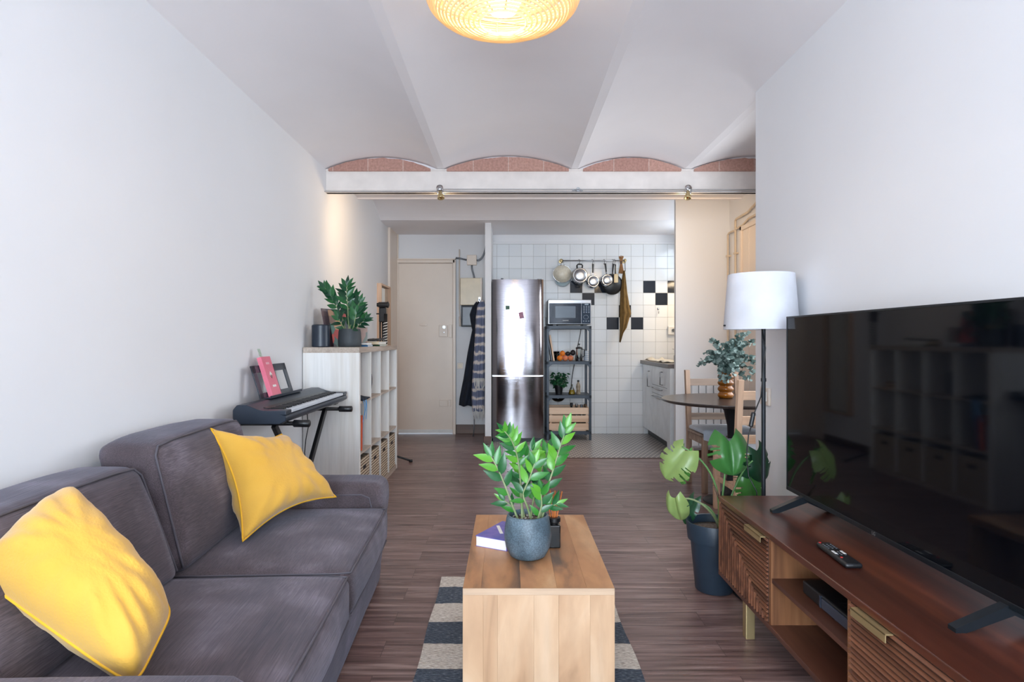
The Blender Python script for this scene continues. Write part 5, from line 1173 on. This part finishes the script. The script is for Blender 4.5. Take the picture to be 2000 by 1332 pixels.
# ================================================================ RACK
rx0, rx1, ry0, ry1 = .445, .968, 7.28, 7.70; shz = (1.335, .92, .525, .105)
t = thing('metal_rack', 'dark metal four tier rack between the fridge and the tiled wall', 'rack', ((rx0 + rx1) / 2, 7.5, 0))
for x in (rx0, rx1 - .028):
    for y in (ry0, ry1 - .028): b = MB(); b.box(x, x + .028, y, y + .028, 0, 1.33, .002, 1); obj('post', b, 'rackmetal', t)
for i, z in enumerate(shz):
    b = MB(); b.box(rx0 + .004, rx1 - .004, ry0 + .004, ry1 - .004, z - .008, z, .001, 1); b.box(rx0 + .02, rx1 - .02, ry0, ry0 + .012, z - .035, z); b.box(rx0 + .02, rx1 - .02, ry1 - .012, ry1, z - .035, z); b.box(rx0, rx0 + .012, ry0, ry1, z - .035, z); b.box(rx1 - .012, rx1, ry0, ry1, z - .035, z)
    if i < 3:
        for sx, x in ((1, rx0 + .026), (-1, rx1 - .026)):
            R_ = .055; poly = [(x, z - .034)] + [(x + sx * (R_ - R_ * math.cos(a)), z - .034 - R_ + R_ * math.sin(a)) for a in [PI / 2 * (k / 6) for k in range(7)]][::1]
            b.prism([(x, z - .034), (x, z - .034 - R_)] + [(x + sx * (R_ - R_ * math.cos(q)), z - .034 - R_ + R_ * math.sin(q)) for q in [PI / 2 * k / 6 for k in range(1, 7)]], ry0, ry0 + .006, 'xz')
    obj('shelf', b, 'rackmetal', t)
# microwave
mx0, mx1, my, mz0, mz1 = .462, .968, 7.29, 1.352, 1.640
t = thing('microwave', 'black and silver microwave oven on top of the metal rack', 'microwave', (.715, 7.48, 1.335))
b = MB(); b.box(mx0, mx1, my, my + .36, mz0, mz1, .006); obj('case', b, 'satin', t)
for x in (mx0 + .06, mx1 - .09): b = MB(); b.box(x, x + .04, my + .03, my + .33, 1.335, mz0); obj('foot', b, 'black', t)
b = MB(); b.box(mx0 + .012, mx1 - .118, my - .012, my + .002, mz0 + .008, mz1 - .042, .003); dr = obj('door', b, plain('navy_glass', (18, 34, 52), 0.08), t)
b = MB(); b.box(mx0 + .085, mx1 - .185, my - .0135, my - .011, mz0 + .075, mz1 - .075, .001); obj('window', b, plain('window_mesh', (84, 98, 114), 0.25), dr)
text('logo', 'SAMSUNG', .015, (PX(1104.5, my), my - .0128, PZ(626, my)), (PI / 2, 0, 0), 'white', dr)
b = MB(); b.box(mx1 - .116, mx1 - .010, my - .012, my + .002, mz0 + .008, mz1 - .042, .003); cp = obj('control_panel', b, plain('panel_glass', (20, 44, 66), 0.1), t)
bp = plain('button_print', (150, 168, 186), 0.4)
for i in range(3):
    for j in range(5): b = MB(); b.box(mx1 - .095 + .028 * i, mx1 - .079 + .028 * i, my - .0135, my - .011, mz0 + .135 + .018 * j, mz0 + .141 + .018 * j); obj('button', b, bp, cp)
    b = MB(); b.box(mx1 - .1 + .03 * i, mx1 - .085 + .03 * i, my - .0135, my - .011, mz0 + .035, mz0 + .041); obj('button', b, bp, cp)
b = MB(); b.box(mx1 - .08, mx1 - .035, my - .0135, my - .011, mz1 - .062, mz1 - .05); obj('display', b, bp, cp)
b = MB(); b.tube([(mx1 - .065 + .028 * math.cos(q * PI / 12), my - .0125, mz0 + .085 + .024 * math.sin(q * PI / 12)) for q in range(24)], .0015, 5, closed=True); obj('dial_ring', b, bp, cp)
b = MB(); b.box(mx0 + .012, mx1 - .010, my - .008, my + .002, mz1 - .038, mz1 - .004, .002); obj('top_strip', b, 'chrome', t)
# microwave cable
b = MB(); b.tube(bez(P(1135, 640, 7.66), P(1132, 665, 7.66), P(1126, 680, 7.66), P(1124, 700, 7.69)), .005, 7); b.tube(bez(P(1124, 700, 7.72), P(1120, 722, 7.72), P(1116, 735, 7.72), P(1116, 760, 7.72)), .005, 7); single('power_cable', b, 'black', 'black power cable hanging down behind the rack', 'cable', smooth=True)
# second shelf things
z = shz[1] + .0005
t = thing('cutting_board', 'wooden cutting board leaning on the rack post', 'cutting board', (.51, 7.45, z)); b = MB(); b.obox((.512, 7.46, z + .155), Vector((0, 1, 0)), Vector((.16, 0, -1)).normalized(), Vector((1, 0, .16)).normalized(), .11, .155, .010, .003); obj('board', b, 'pine', t)
t = thing('tray', 'thin dark tray leaning behind the wooden cutting board', 'tray', (.49, 7.45, z)); b = MB(); b.obox((.493, 7.46, z + .125), Vector((0, 1, 0)), Vector((.16, 0, -1)).normalized(), Vector((1, 0, .16)).normalized(), .10, .122, .004, .001); obj('sheet', b, 'greymetal', t)
def fruit(name, label, cat, x, y, zz, r, mat, stretch=1.0):
    c = Vector((x, y, zz)); t = thing(name, label, cat, (x, y, zz), 'fruit on the rack shelf')
    b = MB(); b.lathe([(r * math.sin(PI * k / 14) * (1 - .0 * k), r * stretch * (1 - math.cos(PI * k / 14))) for k in range(15)], c, 20); obj('skin', b, mat, t, True)
    b = MB(); b.lathe([(.004, 0), (.003, .004), (0, .005)], c + Vector((0, 0, 2 * r * stretch - .001)), 8); obj('stalk_end', b, 'bark', t)
fr_ = ((1093.5, 0, 'orange', 'orange', 'leftmost orange in the front of the fruit pile', 'orange', 7.42), (1104, 0, 'peach', 'orange', 'middle peach-coloured fruit at the bottom of the fruit pile', 'fruit', 7.42), (1114.5, 0, 'peach', 'peach', 'rightmost peach-coloured fruit at the bottom of the pile', 'fruit', 7.42))
for (px_, dz, mt, nm, lab, cat, yy) in fr_: fruit(nm, lab, cat, PX(px_, yy), yy, z, .034, mt)
fruit('orange', 'orange resting on top of the fruit pile', 'orange', PX(1098.5, 7.45), 7.45, z + .056, .033, 'orange'); fruit('avocado', 'left dark avocado on top of the fruit pile', 'avocado', PX(1109, 7.46), 7.46, z + .060, .032, 'avocado', .8); fruit('avocado', 'right dark avocado at the top of the fruit pile', 'avocado', PX(1119, 7.46), 7.46, z + .064, .032, 'avocado', 1.05)
fc = Vector((PX(1131, 7.42), 7.42, z)); t = thing('french_press', 'glass french press coffee maker with a black lid on the rack', 'coffee press', fc)
b = MB(); b.lathe([(0, .03), (.036, .03), (.036, .145), (.038, .148)], fc, 28); obj('beaker', b, 'glass', t, True)
b = MB(); b.lathe([(0, 0), (.040, 0), (.040, .035), (.037, .037), (0, .037)], fc, 28); obj('base', b, 'black', t, True, angle=40)
b = MB(); b.lathe([(0, .145), (.040, .145), (.042, .15), (.038, .162), (.01, .168), (0, .168)], fc, 28); b.tube([fc + Vector((0, 0, .165)), fc + Vector((0, 0, .195))], .003, 8); b.lathe([(0, .190), (.012, .192), (.012, .205), (0, .208)], fc, 16); obj('lid', b, 'black', t, True, angle=40)
b = MB(); b.tube([fc + Vector((.030, -.022, .14)), fc + Vector((.058, -.03, .135)), fc + Vector((.058, -.03, .06)), fc + Vector((.034, -.022, .045))], .006, 8); [b.box(fc.x - .038 + k * .036, fc.x - .034 + k * .036, fc.y - .038, fc.y - .034, z + .03, z + .148) for k in (0, 2)]; obj('handle', b, 'black', t)
cc = Vector((PX(1146, 7.5), 7.5, z)); t = thing('checked_cup', 'blue and white checked tumbler at the right end of the rack shelf', 'tumbler', cc)
b = MB(); b.lathe([(0, 0), (.034, 0), (.036, .12), (.033, .12), (.031, .006), (0, .006)], cc, 24); obj('cup', b, 'paper', t, True, angle=50)
b = MB()
for k in range(5): b.tube([(cc.x + (.0355 + .0004 * k) * math.cos(q * PI / 14), cc.y + (.0355 + .0004 * k) * math.sin(q * PI / 14), z + .018 + .023 * k) for q in range(28)], .0016, 5, closed=True)
for q in range(14): a = q * PI / 7; b.tube([(cc.x + .0345 * math.cos(a), cc.y + .0345 * math.sin(a), z + .003), (cc.x + .0367 * math.cos(a), cc.y + .0367 * math.sin(a), z + .118)], .0014, 5)
obj('check_pattern', b, 'bookblue', t)
for k, px_ in enumerate((1082, 1088)):
    gc = Vector((PX(px_, 7.62), 7.62, z)); b = MB(); b.lathe([(0, 0), (.026, 0), (.032, .11), (.030, .11), (.025, .006), (0, .006)], gc, 24); single('drinking_glass', b, 'glass', ['left', 'right'][k] + ' clear drinking glass behind the fruit on the rack', 'glass', 'drinking glasses on the rack', smooth=True)
# third shelf
z = shz[2] + .0005
pc3 = Vector((PX(1091.5, 7.45), 7.45, z)); t = thing('small_potted_plant', 'small bushy plant in a black nursery pot on the rack', 'potted plant', pc3)
pot_round('s', pc3, [(0, 0), (.038, 0), (.052, .095), (.055, .095), (.055, .108), (.050, .108), (.047, .09), (0, .085)], 'black', t, .048, .098)
rnd = random.Random(9)
for k in range(22):
    a = rnd.uniform(0, 2 * PI); rr = rnd.uniform(.03, .105); hh = rnd.uniform(.13, .27) - rr * .35; e = pc3 + Vector((rr * math.cos(a), rr * math.sin(a) * .7 - .02, hh)); b = MB()
    b.tube([pc3 + Vector((0, 0, .09)), pc3.lerp(e, .6) + Vector((0, 0, .05)), e], .002, 5); b.mi = 1
    for q in range(7):
        aa = rnd.uniform(0, 2 * PI); b.leaf(e + Vector((rnd.uniform(-.02, .02), rnd.uniform(-.02, .02), rnd.uniform(-.03, .02))), (math.cos(aa), math.sin(aa), rnd.uniform(-.8, .3)), (rnd.uniform(-.5, .5), -1, .8), rnd.uniform(.035, .055), .028, .2, .3, 5)
    obj('leaf_stalk', b, ['stemgreen', 'zzdark'], t, True)
oc = Vector((PX(1117, 7.42), 7.42, z)); t = thing('oil_carafe', 'conical glass carafe of golden oil on the rack', 'carafe', oc)
b = MB(); b.lathe([(0, .002), (.040, .002), (.042, .01), (.026, .06), (.012, .09), (.011, .115), (.009, .115), (.009, .09)], oc, 28); obj('glass', b, 'glass', t, True)
b = MB(); b.lathe([(0, .004), (.037, .004), (.038, .01), (.026, .052), (0, .052)], oc, 28); obj('oil', b, plain('golden_oil', (176, 140, 30), 0.2), t, True)
bc = Vector((PX(1129.5, 7.42), 7.42, z)); t = thing('sauce_bottle', 'slim glass bottle with a dark cap on the rack', 'bottle', bc)
b = MB(); b.lathe([(0, 0), (.026, 0), (.028, .01), (.022, .05), (.027, .09), (.022, .115), (.012, .135), (.011, .15), (0, .15)], bc, 24); obj('body', b, plain('bottle_glass', (170, 164, 146), 0.15, c2=(110, 84, 60), ns=30), t, True)
b = MB(); b.lathe([(0, .148), (.014, .148), (.014, .168), (0, .169)], bc, 18); obj('cap', b, 'black', t, True, angle=40)
# glass bowl under the third shelf stands on the crate content
t = thing('wooden_crate', 'slatted pine crate on the lowest shelf of the rack', 'crate', (.71, 7.46, shz[3]))
cx0, cx1, cy0, cy1, z = .475, .94, 7.30, 7.62, shz[3] + .0005
for k in range(3):
    for nm, q in (('slat', (cx0, cx1, cy0, cy0 + .012)), ('slat', (cx0, cx1, cy1 - .012, cy1)), ('slat', (cx0, cx0 + .012, cy0 + .012, cy1 - .012)), ('slat', (cx1 - .012, cx1, cy0 + .012, cy1 - .012))):
        b = MB(); b.box(*q, z + .012 + .092 * k, z + .012 + .092 * k + .078, .002, 1); obj(nm, b, 'pinex', t)
b = MB(); [b.box(x, x + .02, y, y + .02, z, z + .27) for x in (cx0 + .012, cx1 - .032) for y in (cy0 + .012, cy1 - .032)]; obj('corner_post', b, 'pinex', t)
b = MB(); b.box(cx0 + .012, cx1 - .012, cy0 + .012, cy1 - .012, z, z + .01); obj('floor_board', b, 'pinex', t)
for k, (px_, mt, hh, lab) in enumerate(((1116, 'black', .305, 'black capped bottle sticking out of the pine crate'), (1126, 'chrome', .295, 'silver capped bottle in the middle of the pine crate'), (1143, 'bark', .290, 'brown bottle at the right end of the pine crate'), (1136, 'greymetal', .285, 'grey capped bottle between the silver and brown ones in the crate'))):
    x = PX(px_, 7.45); bt = thing('bottle', lab, 'bottle', (x, 7.45, z + .0105), 'bottles in the pine crate')
    b = MB(); b.lathe([(0, 0), (.03, 0), (.032, .02), (.032, .16), (.014, .22), (.013, hh - .03), (0, hh - .03)], (x, 7.45, z + .0105), 20); obj('body', b, plain('dark_bottle_glass', (40, 48, 40), 0.1), bt, True)
    b = MB(); b.lathe([(.0, hh - .035), (.017, hh - .035), (.017, hh), (0, hh)], (x, 7.45, z + .0105), 16); obj('cap', b, mt, bt, True, angle=40)
b = MB(); gb = Vector((PX(1090, 7.45), 7.45, .432)); b.lathe([(0, 0), (.02, 0), (.05, .012), (.082, .042), (.085, .05), (.081, .048), (.05, .018), (0, .008)], gb, 32); o_ = single('glass_bowl', b, 'bowlglass', 'clear glass bowl stored under the rack shelf above the crate', 'bowl', smooth=True)

# ================================================================ POT RAIL
d_ = 7.72; t = thing('pot_rail', 'brass and steel hanging rail for pans on the tiled wall', 'pot rail', (1.05, 7.72, PZ(509, 7.72)))
xa, xb, zr = PX(1096, d_), PX(1221, d_), PZ(509, d_)
b = MB(); b.tube([(xa - .01, d_, zr), (xb + .01, d_, zr)], .008, 12); obj('rail', b, 'satin', t, True)
for x in (xa, xb):
    b = MB(); b.tube([(x, 7.796, zr), (x, d_ - .01, zr)], .012, 12); b.lathe([(0, 0), (.026, 0), (.022, .01), (0, .012)], (x, 7.796, zr), 18, (0, -1, 0)); b.lathe([(0, -.01), (.016, -.01), (.018, 0), (.012, .018), (0, .024)], (x, d_, zr), 16); obj('bracket', b, 'brass', t, True, angle=50)
def hook(x, zlow, par):
    b = MB(); b.tube([(x - .012, d_, zr + .004), (x - .006, d_, zr + .014), (x + .004, d_ - .002, zr + .012), (x + .008, d_ - .006, zr), (x + .002, d_ - .012, zr - .02), (x, d_ - .014, zlow + .012), (x - .005, d_ - .018, zlow), (x - .010, d_ - .02, zlow + .010)], .0028, 6); obj('hook', b, 'black', par, True)
def pan(name, label, px_, pyc, rpx, mat, handle, depth=.06, tag_=False, bottom=True, yoff=0.0, hpx=None, hy=None):
    x, zc, r = PX(px_, d_ - .03), PZ(pyc, d_ - .03), rpx * (d_ - .03) / F; y = d_ - .012 + yoff
    t = thing(name, label, 'pan', (x, y, zc - r), 'pans hanging on the rail'); zt = PZ(hy or 516, d_)
    hx = PX(hpx, d_) if hpx else x
    b = MB(); b.lathe([(r * 1.02, 0), (r * 1.05, .003), (r, .006), (r * .96, depth - .012), (r * .86, depth), (0, depth + .001), ], (x, y, zc), 40, (0, -1, 0)); obj('bowl', b, mat, t, True, angle=50)
    if mat != 'black':
        b = MB(); b.lathe([(r * .80, 0), (r * .78, .003), (r * .3, .0035), (0, .0035)], (x, y - depth, zc), 36, (0, -1, 0)); obj('base_disc', b, 'satin', t, True)
    if handle == 'long':
        b = MB(); n0 = Vector((x, y - .01, zc + r * .9)); n1 = Vector((hx, y - .025, zt)); b.bar(n0, n0.lerp(n1, .3), .016, .006); hd = obj('handle_bracket', b, 'chrome', t)
        b = MB(); m_ = n0.lerp(n1, .25); b.tube([m_, m_.lerp(n1, .3), n1.lerp(m_, .1), n1], [.008, .009, .012, .010], 10); obj('handle', b, 'black', t, True)
    else:
        b = MB(); b.tube([(x - .030, y - .02, zc + r * .92), (x - .034, y - .03, zc + r + .03), (x - .02, y - .032, zc + r + .045), (x + .02, y - .032, zc + r + .045), (x + .034, y - .03, zc + r + .03), (x + .030, y - .02, zc + r * .92)], .009, 8); b.tube([(x - .03, y - .02, zc - r * .92), (x - .03, y - .03, zc - r - .02), (x + .03, y - .03, zc - r - .02), (x + .03, y - .02, zc - r * .92)], .008, 8); obj('handle', b, 'black', t, True)
    hook(hx, zt - .004, t); return t
pan('saucepan', 'steel two handled pot with dark loop handles on the rail', 1132, 539, 15.5, 'chrome', 'loop', .10)
pan('saucepan', 'small steel saucepan with a straight black handle hanging in the middle', 1158, 550, 12.5, 'chrome', 'long', .07)
pan('saucepan', 'small steel saucepan hanging in front of the black frying pan', 1184, 548, 11.5, 'chrome', 'long', .065, hpx=1180, yoff=-.045)
pan('frying_pan', 'black frying pan hanging near the right end of the rail', 1196, 555, 19.5, 'black', 'long', .035, hpx=1197)
# enamel colander and lid
x, zc = PX(1099, 7.68), PZ(534, 7.68); t = thing('colander', 'round cream enamel colander hanging at the left end of the rail', 'colander', (x, 7.70, zc - .115))
b = MB(); b.lathe([(.116, 0), (.118, -.003), (.112, .004), (.085, .045), (.04, .062), (0, .065)], (x, 7.72, zc), 40, (0, -1, 0), 1, .92); obj('bowl', b, 'enamel', t, True)
b = MB(); b.tube([(x + .117 * math.cos(q * PI / 24), 7.72, zc + .108 * math.sin(q * PI / 24)) for q in range(48)], .004, 6, closed=True); b.tube([(x - .02, 7.715, zc + .10), (x - .016, 7.71, zc + .14), (x + .016, 7.71, zc + .14), (x + .02, 7.715, zc + .10)], .004, 6); obj('rim', b, 'chrome', t, True); hook(x, zc + .135, t)
t = thing('pan_lid', 'glass pan lid with a steel rim behind the cream colander', 'lid', (x, 7.75, zc - .17)); b = MB(); b.lathe([(.10, 0), (.098, .006), (.05, .018), (0, .022)], (x + .008, 7.765, zc - .055), 40, (0, -1, 0)); obj('dome', b, 'bowlglass', t, True)
b = MB(); b.tube([(x + .008 + .1 * math.cos(q * PI / 24), 7.765, zc - .055 + .1 * math.sin(q * PI / 24)) for q in range(48)], .004, 6, closed=True); obj('rim', b, 'satin', t, True)
# knife with tag
x = PX(1202, 7.66); z1 = PZ(516, 7.66); t = thing('black_utensil', 'black handled utensil with a pale wooden tag hanging before the frying pan', 'utensil', (x, 7.66, z1 - .22))
b = MB(); b.box(x - .008, x + .008, 7.655, 7.67, z1 - .13, z1, .004); obj('handle', b, 'black', t); hook(x, z1 - .004, t)
b = MB(); b.box(x - .026, x + .024, 7.60, 7.607, PZ(552, 7.6), PZ(535, 7.6), .008, 3); b.tube([(x, 7.60, PZ(536, 7.6)), (x, 7.64, z1 - .03)], .0015, 5); obj('tag', b, plain('pale_tag', (226, 204, 164), 0.6), t)
# whisk broom
x = PX(1213, 7.70); t = thing('whisk_broom', 'brown straw whisk brush at the right end of the rail', 'brush', (x, 7.70, PZ(535, 7.70))); b = MB()
for k in range(40):
    a = random.uniform(-1, 1); c = random.uniform(-1, 1); b.tube([(x + .034 * a, 7.69 + .012 * c, PZ(535 - random.uniform(0, 3), 7.7)), (x + .012 * a, 7.69 + .010 * c, PZ(516, 7.7)), (x + .016 * a, 7.69 + .010 * c, PZ(507, 7.7)), (x + .030 * a, 7.69 + .012 * c, PZ(499 + random.uniform(0, 4), 7.7))], .0028, 5)
obj('bristles', b, 'straw', t, kind='stuff'); b = MB(); b.lathe([(.014, -.02), (.016, 0), (.014, .02)], (x, 7.69, PZ(513, 7.7)), 14); obj('binding', b, 'bark', t)
# towel
dw = 7.64; rows_ = [(PZ(y, dw), PX(a, dw), PX(c, dw)) for y, a, c in ((528, 1219, 1222), (545, 1216, 1224), (570, 1213, 1227), (600, 1212, 1232), (612, 1212, 1235), (622, 1212, 1231), (640, 1212, 1226), (650, 1212, 1219), (668, 1211, 1213))]
t = cloth('kitchen_towel', 'olive brown kitchen towel hanging from the right end of the rail', 'towel', 'towel', rows_, .014, 2.2, 7.70, .05, 2); x = PX(1220.5, 7.7)
b = MB(); b.tube([(x, 7.71, zr), (x, 7.69, zr - .04), (x, 7.68, PZ(530, 7.68))], .004, 6); obj('loop', b, 'black', t, True)

# ================================================================ KITCHEN UNITS
t = thing('worktop', 'dark edged kitchen worktop along the right side of the kitchen', 'worktop', (1.9, 7.1, .88))
b = MB(); b.box(1.642, 2.29, 6.43, 7.785, .878, .918, .003); obj('slab', b, plain('worktop_edge', (108, 100, 98), 0.4, c2=(88, 82, 82), ns=60), t)
b = MB(); b.box(1.646, 2.285, 6.434, 7.785, .9181, .9206); obj('surface', b, plain('worktop_surface', (150, 140, 132), 0.3), t)
def cab(name, label, y0, y1, drawers):
    t = thing(name, label, 'kitchen cabinet', (1.9, (y0 + y1) / 2, 0), 'white kitchen base units')
    b = MB(); b.box(1.69, 2.28, y0 + .002, y1 - .002, .09, .876); obj('carcass', b, 'whitelac', t)
    b = MB(); b.box(1.74, 2.28, y0 + .002, y1 - .002, 0, .09); obj('plinth', b, 'black', t)
    def hdl(par, ya, yb_, za, zb):
        b = MB(); x = 1.645; b.tube([(1.67, ya, za), (x, ya, za), (x, yb_, zb), (1.67, yb_, zb)], .006, 8); obj('handle', b, 'satin', par, True)
    if not drawers:
        b = MB(); b.box(1.672, 1.69, y0 + .003, y1 - .003, .095, .872, .002, 1); d = obj('door', b, 'whitelac', t); hdl(d, y0 + .12, y0 + .12, .62, .80)
    else:
        for nm, za, zb, kind in (('door', .095, .56, 'h'), ('drawer', .565, .655, 'h'), ('drawer', .66, .872, 'f')):
            b = MB(); b.box(1.672, 1.69, y0 + .003, y1 - .003, za, zb, .002, 1); d = obj(nm, b, 'whitelac', t)
            if kind == 'h': hdl(d, y0 + .22, y1 - .08, zb - .035, zb - .035)
            else: hdl(d, y0 + .22, y0 + .22, .68, .82)
    return t
cab('base_cabinet', 'white kitchen cabinet with one tall door by the tiled wall', 7.28, 7.78, False)
cab('base_cabinet', 'white kitchen cabinet with drawers nearest the dining alcove', 6.56, 7.28, True)
b = MB(); b.box(1.665, 2.28, 6.435, 6.557, 0, .876, .002, 1); single('end_panel', b, 'whitelac', 'plain white end panel closing the row of kitchen cabinets', 'end panel')
b = MB(); b.grid(lambda u, v: (1.67 + .30 * u, 6.75 + .9 * v, .9245 + .012 * noise.noise(Vector((u * 3, v * 4, 3))) ** 2 * 6), 12, 20); r = bmesh.ops.extrude_face_region(b.bm, geom=list(b.bm.faces)); [setattr(v.co, 'z', v.co.z + .008) for v in r['geom'] if isinstance(v, bmesh.types.BMVert)]
single('drying_mat', b, 'enamel', 'pale cloth drying mat lying on the kitchen worktop', 'mat', smooth=True)
x = PX(1317, 6.7); t = thing('soap_bottle', 'black soap bottle at the front of the kitchen worktop', 'bottle', (x + .005, 6.7, .934)); b = MB(); b.lathe([(0, 0), (.022, 0), (.024, .01), (.024, .07), (.01, .085), (.008, .10), (0, .10)], (x + .02, 6.7, .9335), 20); obj('body', b, 'black', t, True, angle=50)
b = MB(); b.tube([(x + .02, 6.7, 1.033), (x + .018, 6.7, 1.06), (x - .02, 6.7, 1.075)], .003, 6); obj('pump', b, 'satin', t, True)
# lamp over the worktop (hidden behind the dining wall, lights the tiles)
t = thing('worktop_lamp', 'small warm lamp over the kitchen worktop behind the dining wall', 'lamp', (2.27, 7.3, 1.9))
b = MB(); b.box(2.10, 2.30, 7.0, 7.6, 1.93, 1.96, .004); obj('housing', b, 'white', t)
b = MB(); b.box(2.12, 2.28, 7.02, 7.58, 1.92, 1.93); obj('diffuser', b, emissive('worktop_glow', (255, 214, 160), 3), t)
area('worktop_light', (2.18, 7.3, 1.91), (0, 0, 0), .14, .5, 6, (1.0, .80, .55))
b = MB(); [b.box(2.285, 2.31, *q) for q in ((6.46, 6.50, 1.86, 2.44), (7.30, 7.34, 1.86, 2.44), (6.46, 7.34, 1.86, 1.90), (6.46, 7.34, 2.40, 2.44), (6.88, 6.92, 1.86, 2.44))]; o = struct('window_3', b, 'white')
b = MB(); b.box(2.292, 2.297, 6.50, 7.30, 1.90, 2.40); obj('pane', b, 'glass', o)
area('daylight_kitchen', (2.26, 6.9, 2.15), (1.2, 0, PI / 2), .8, .5, 13, DAY)       # high window over the worktop
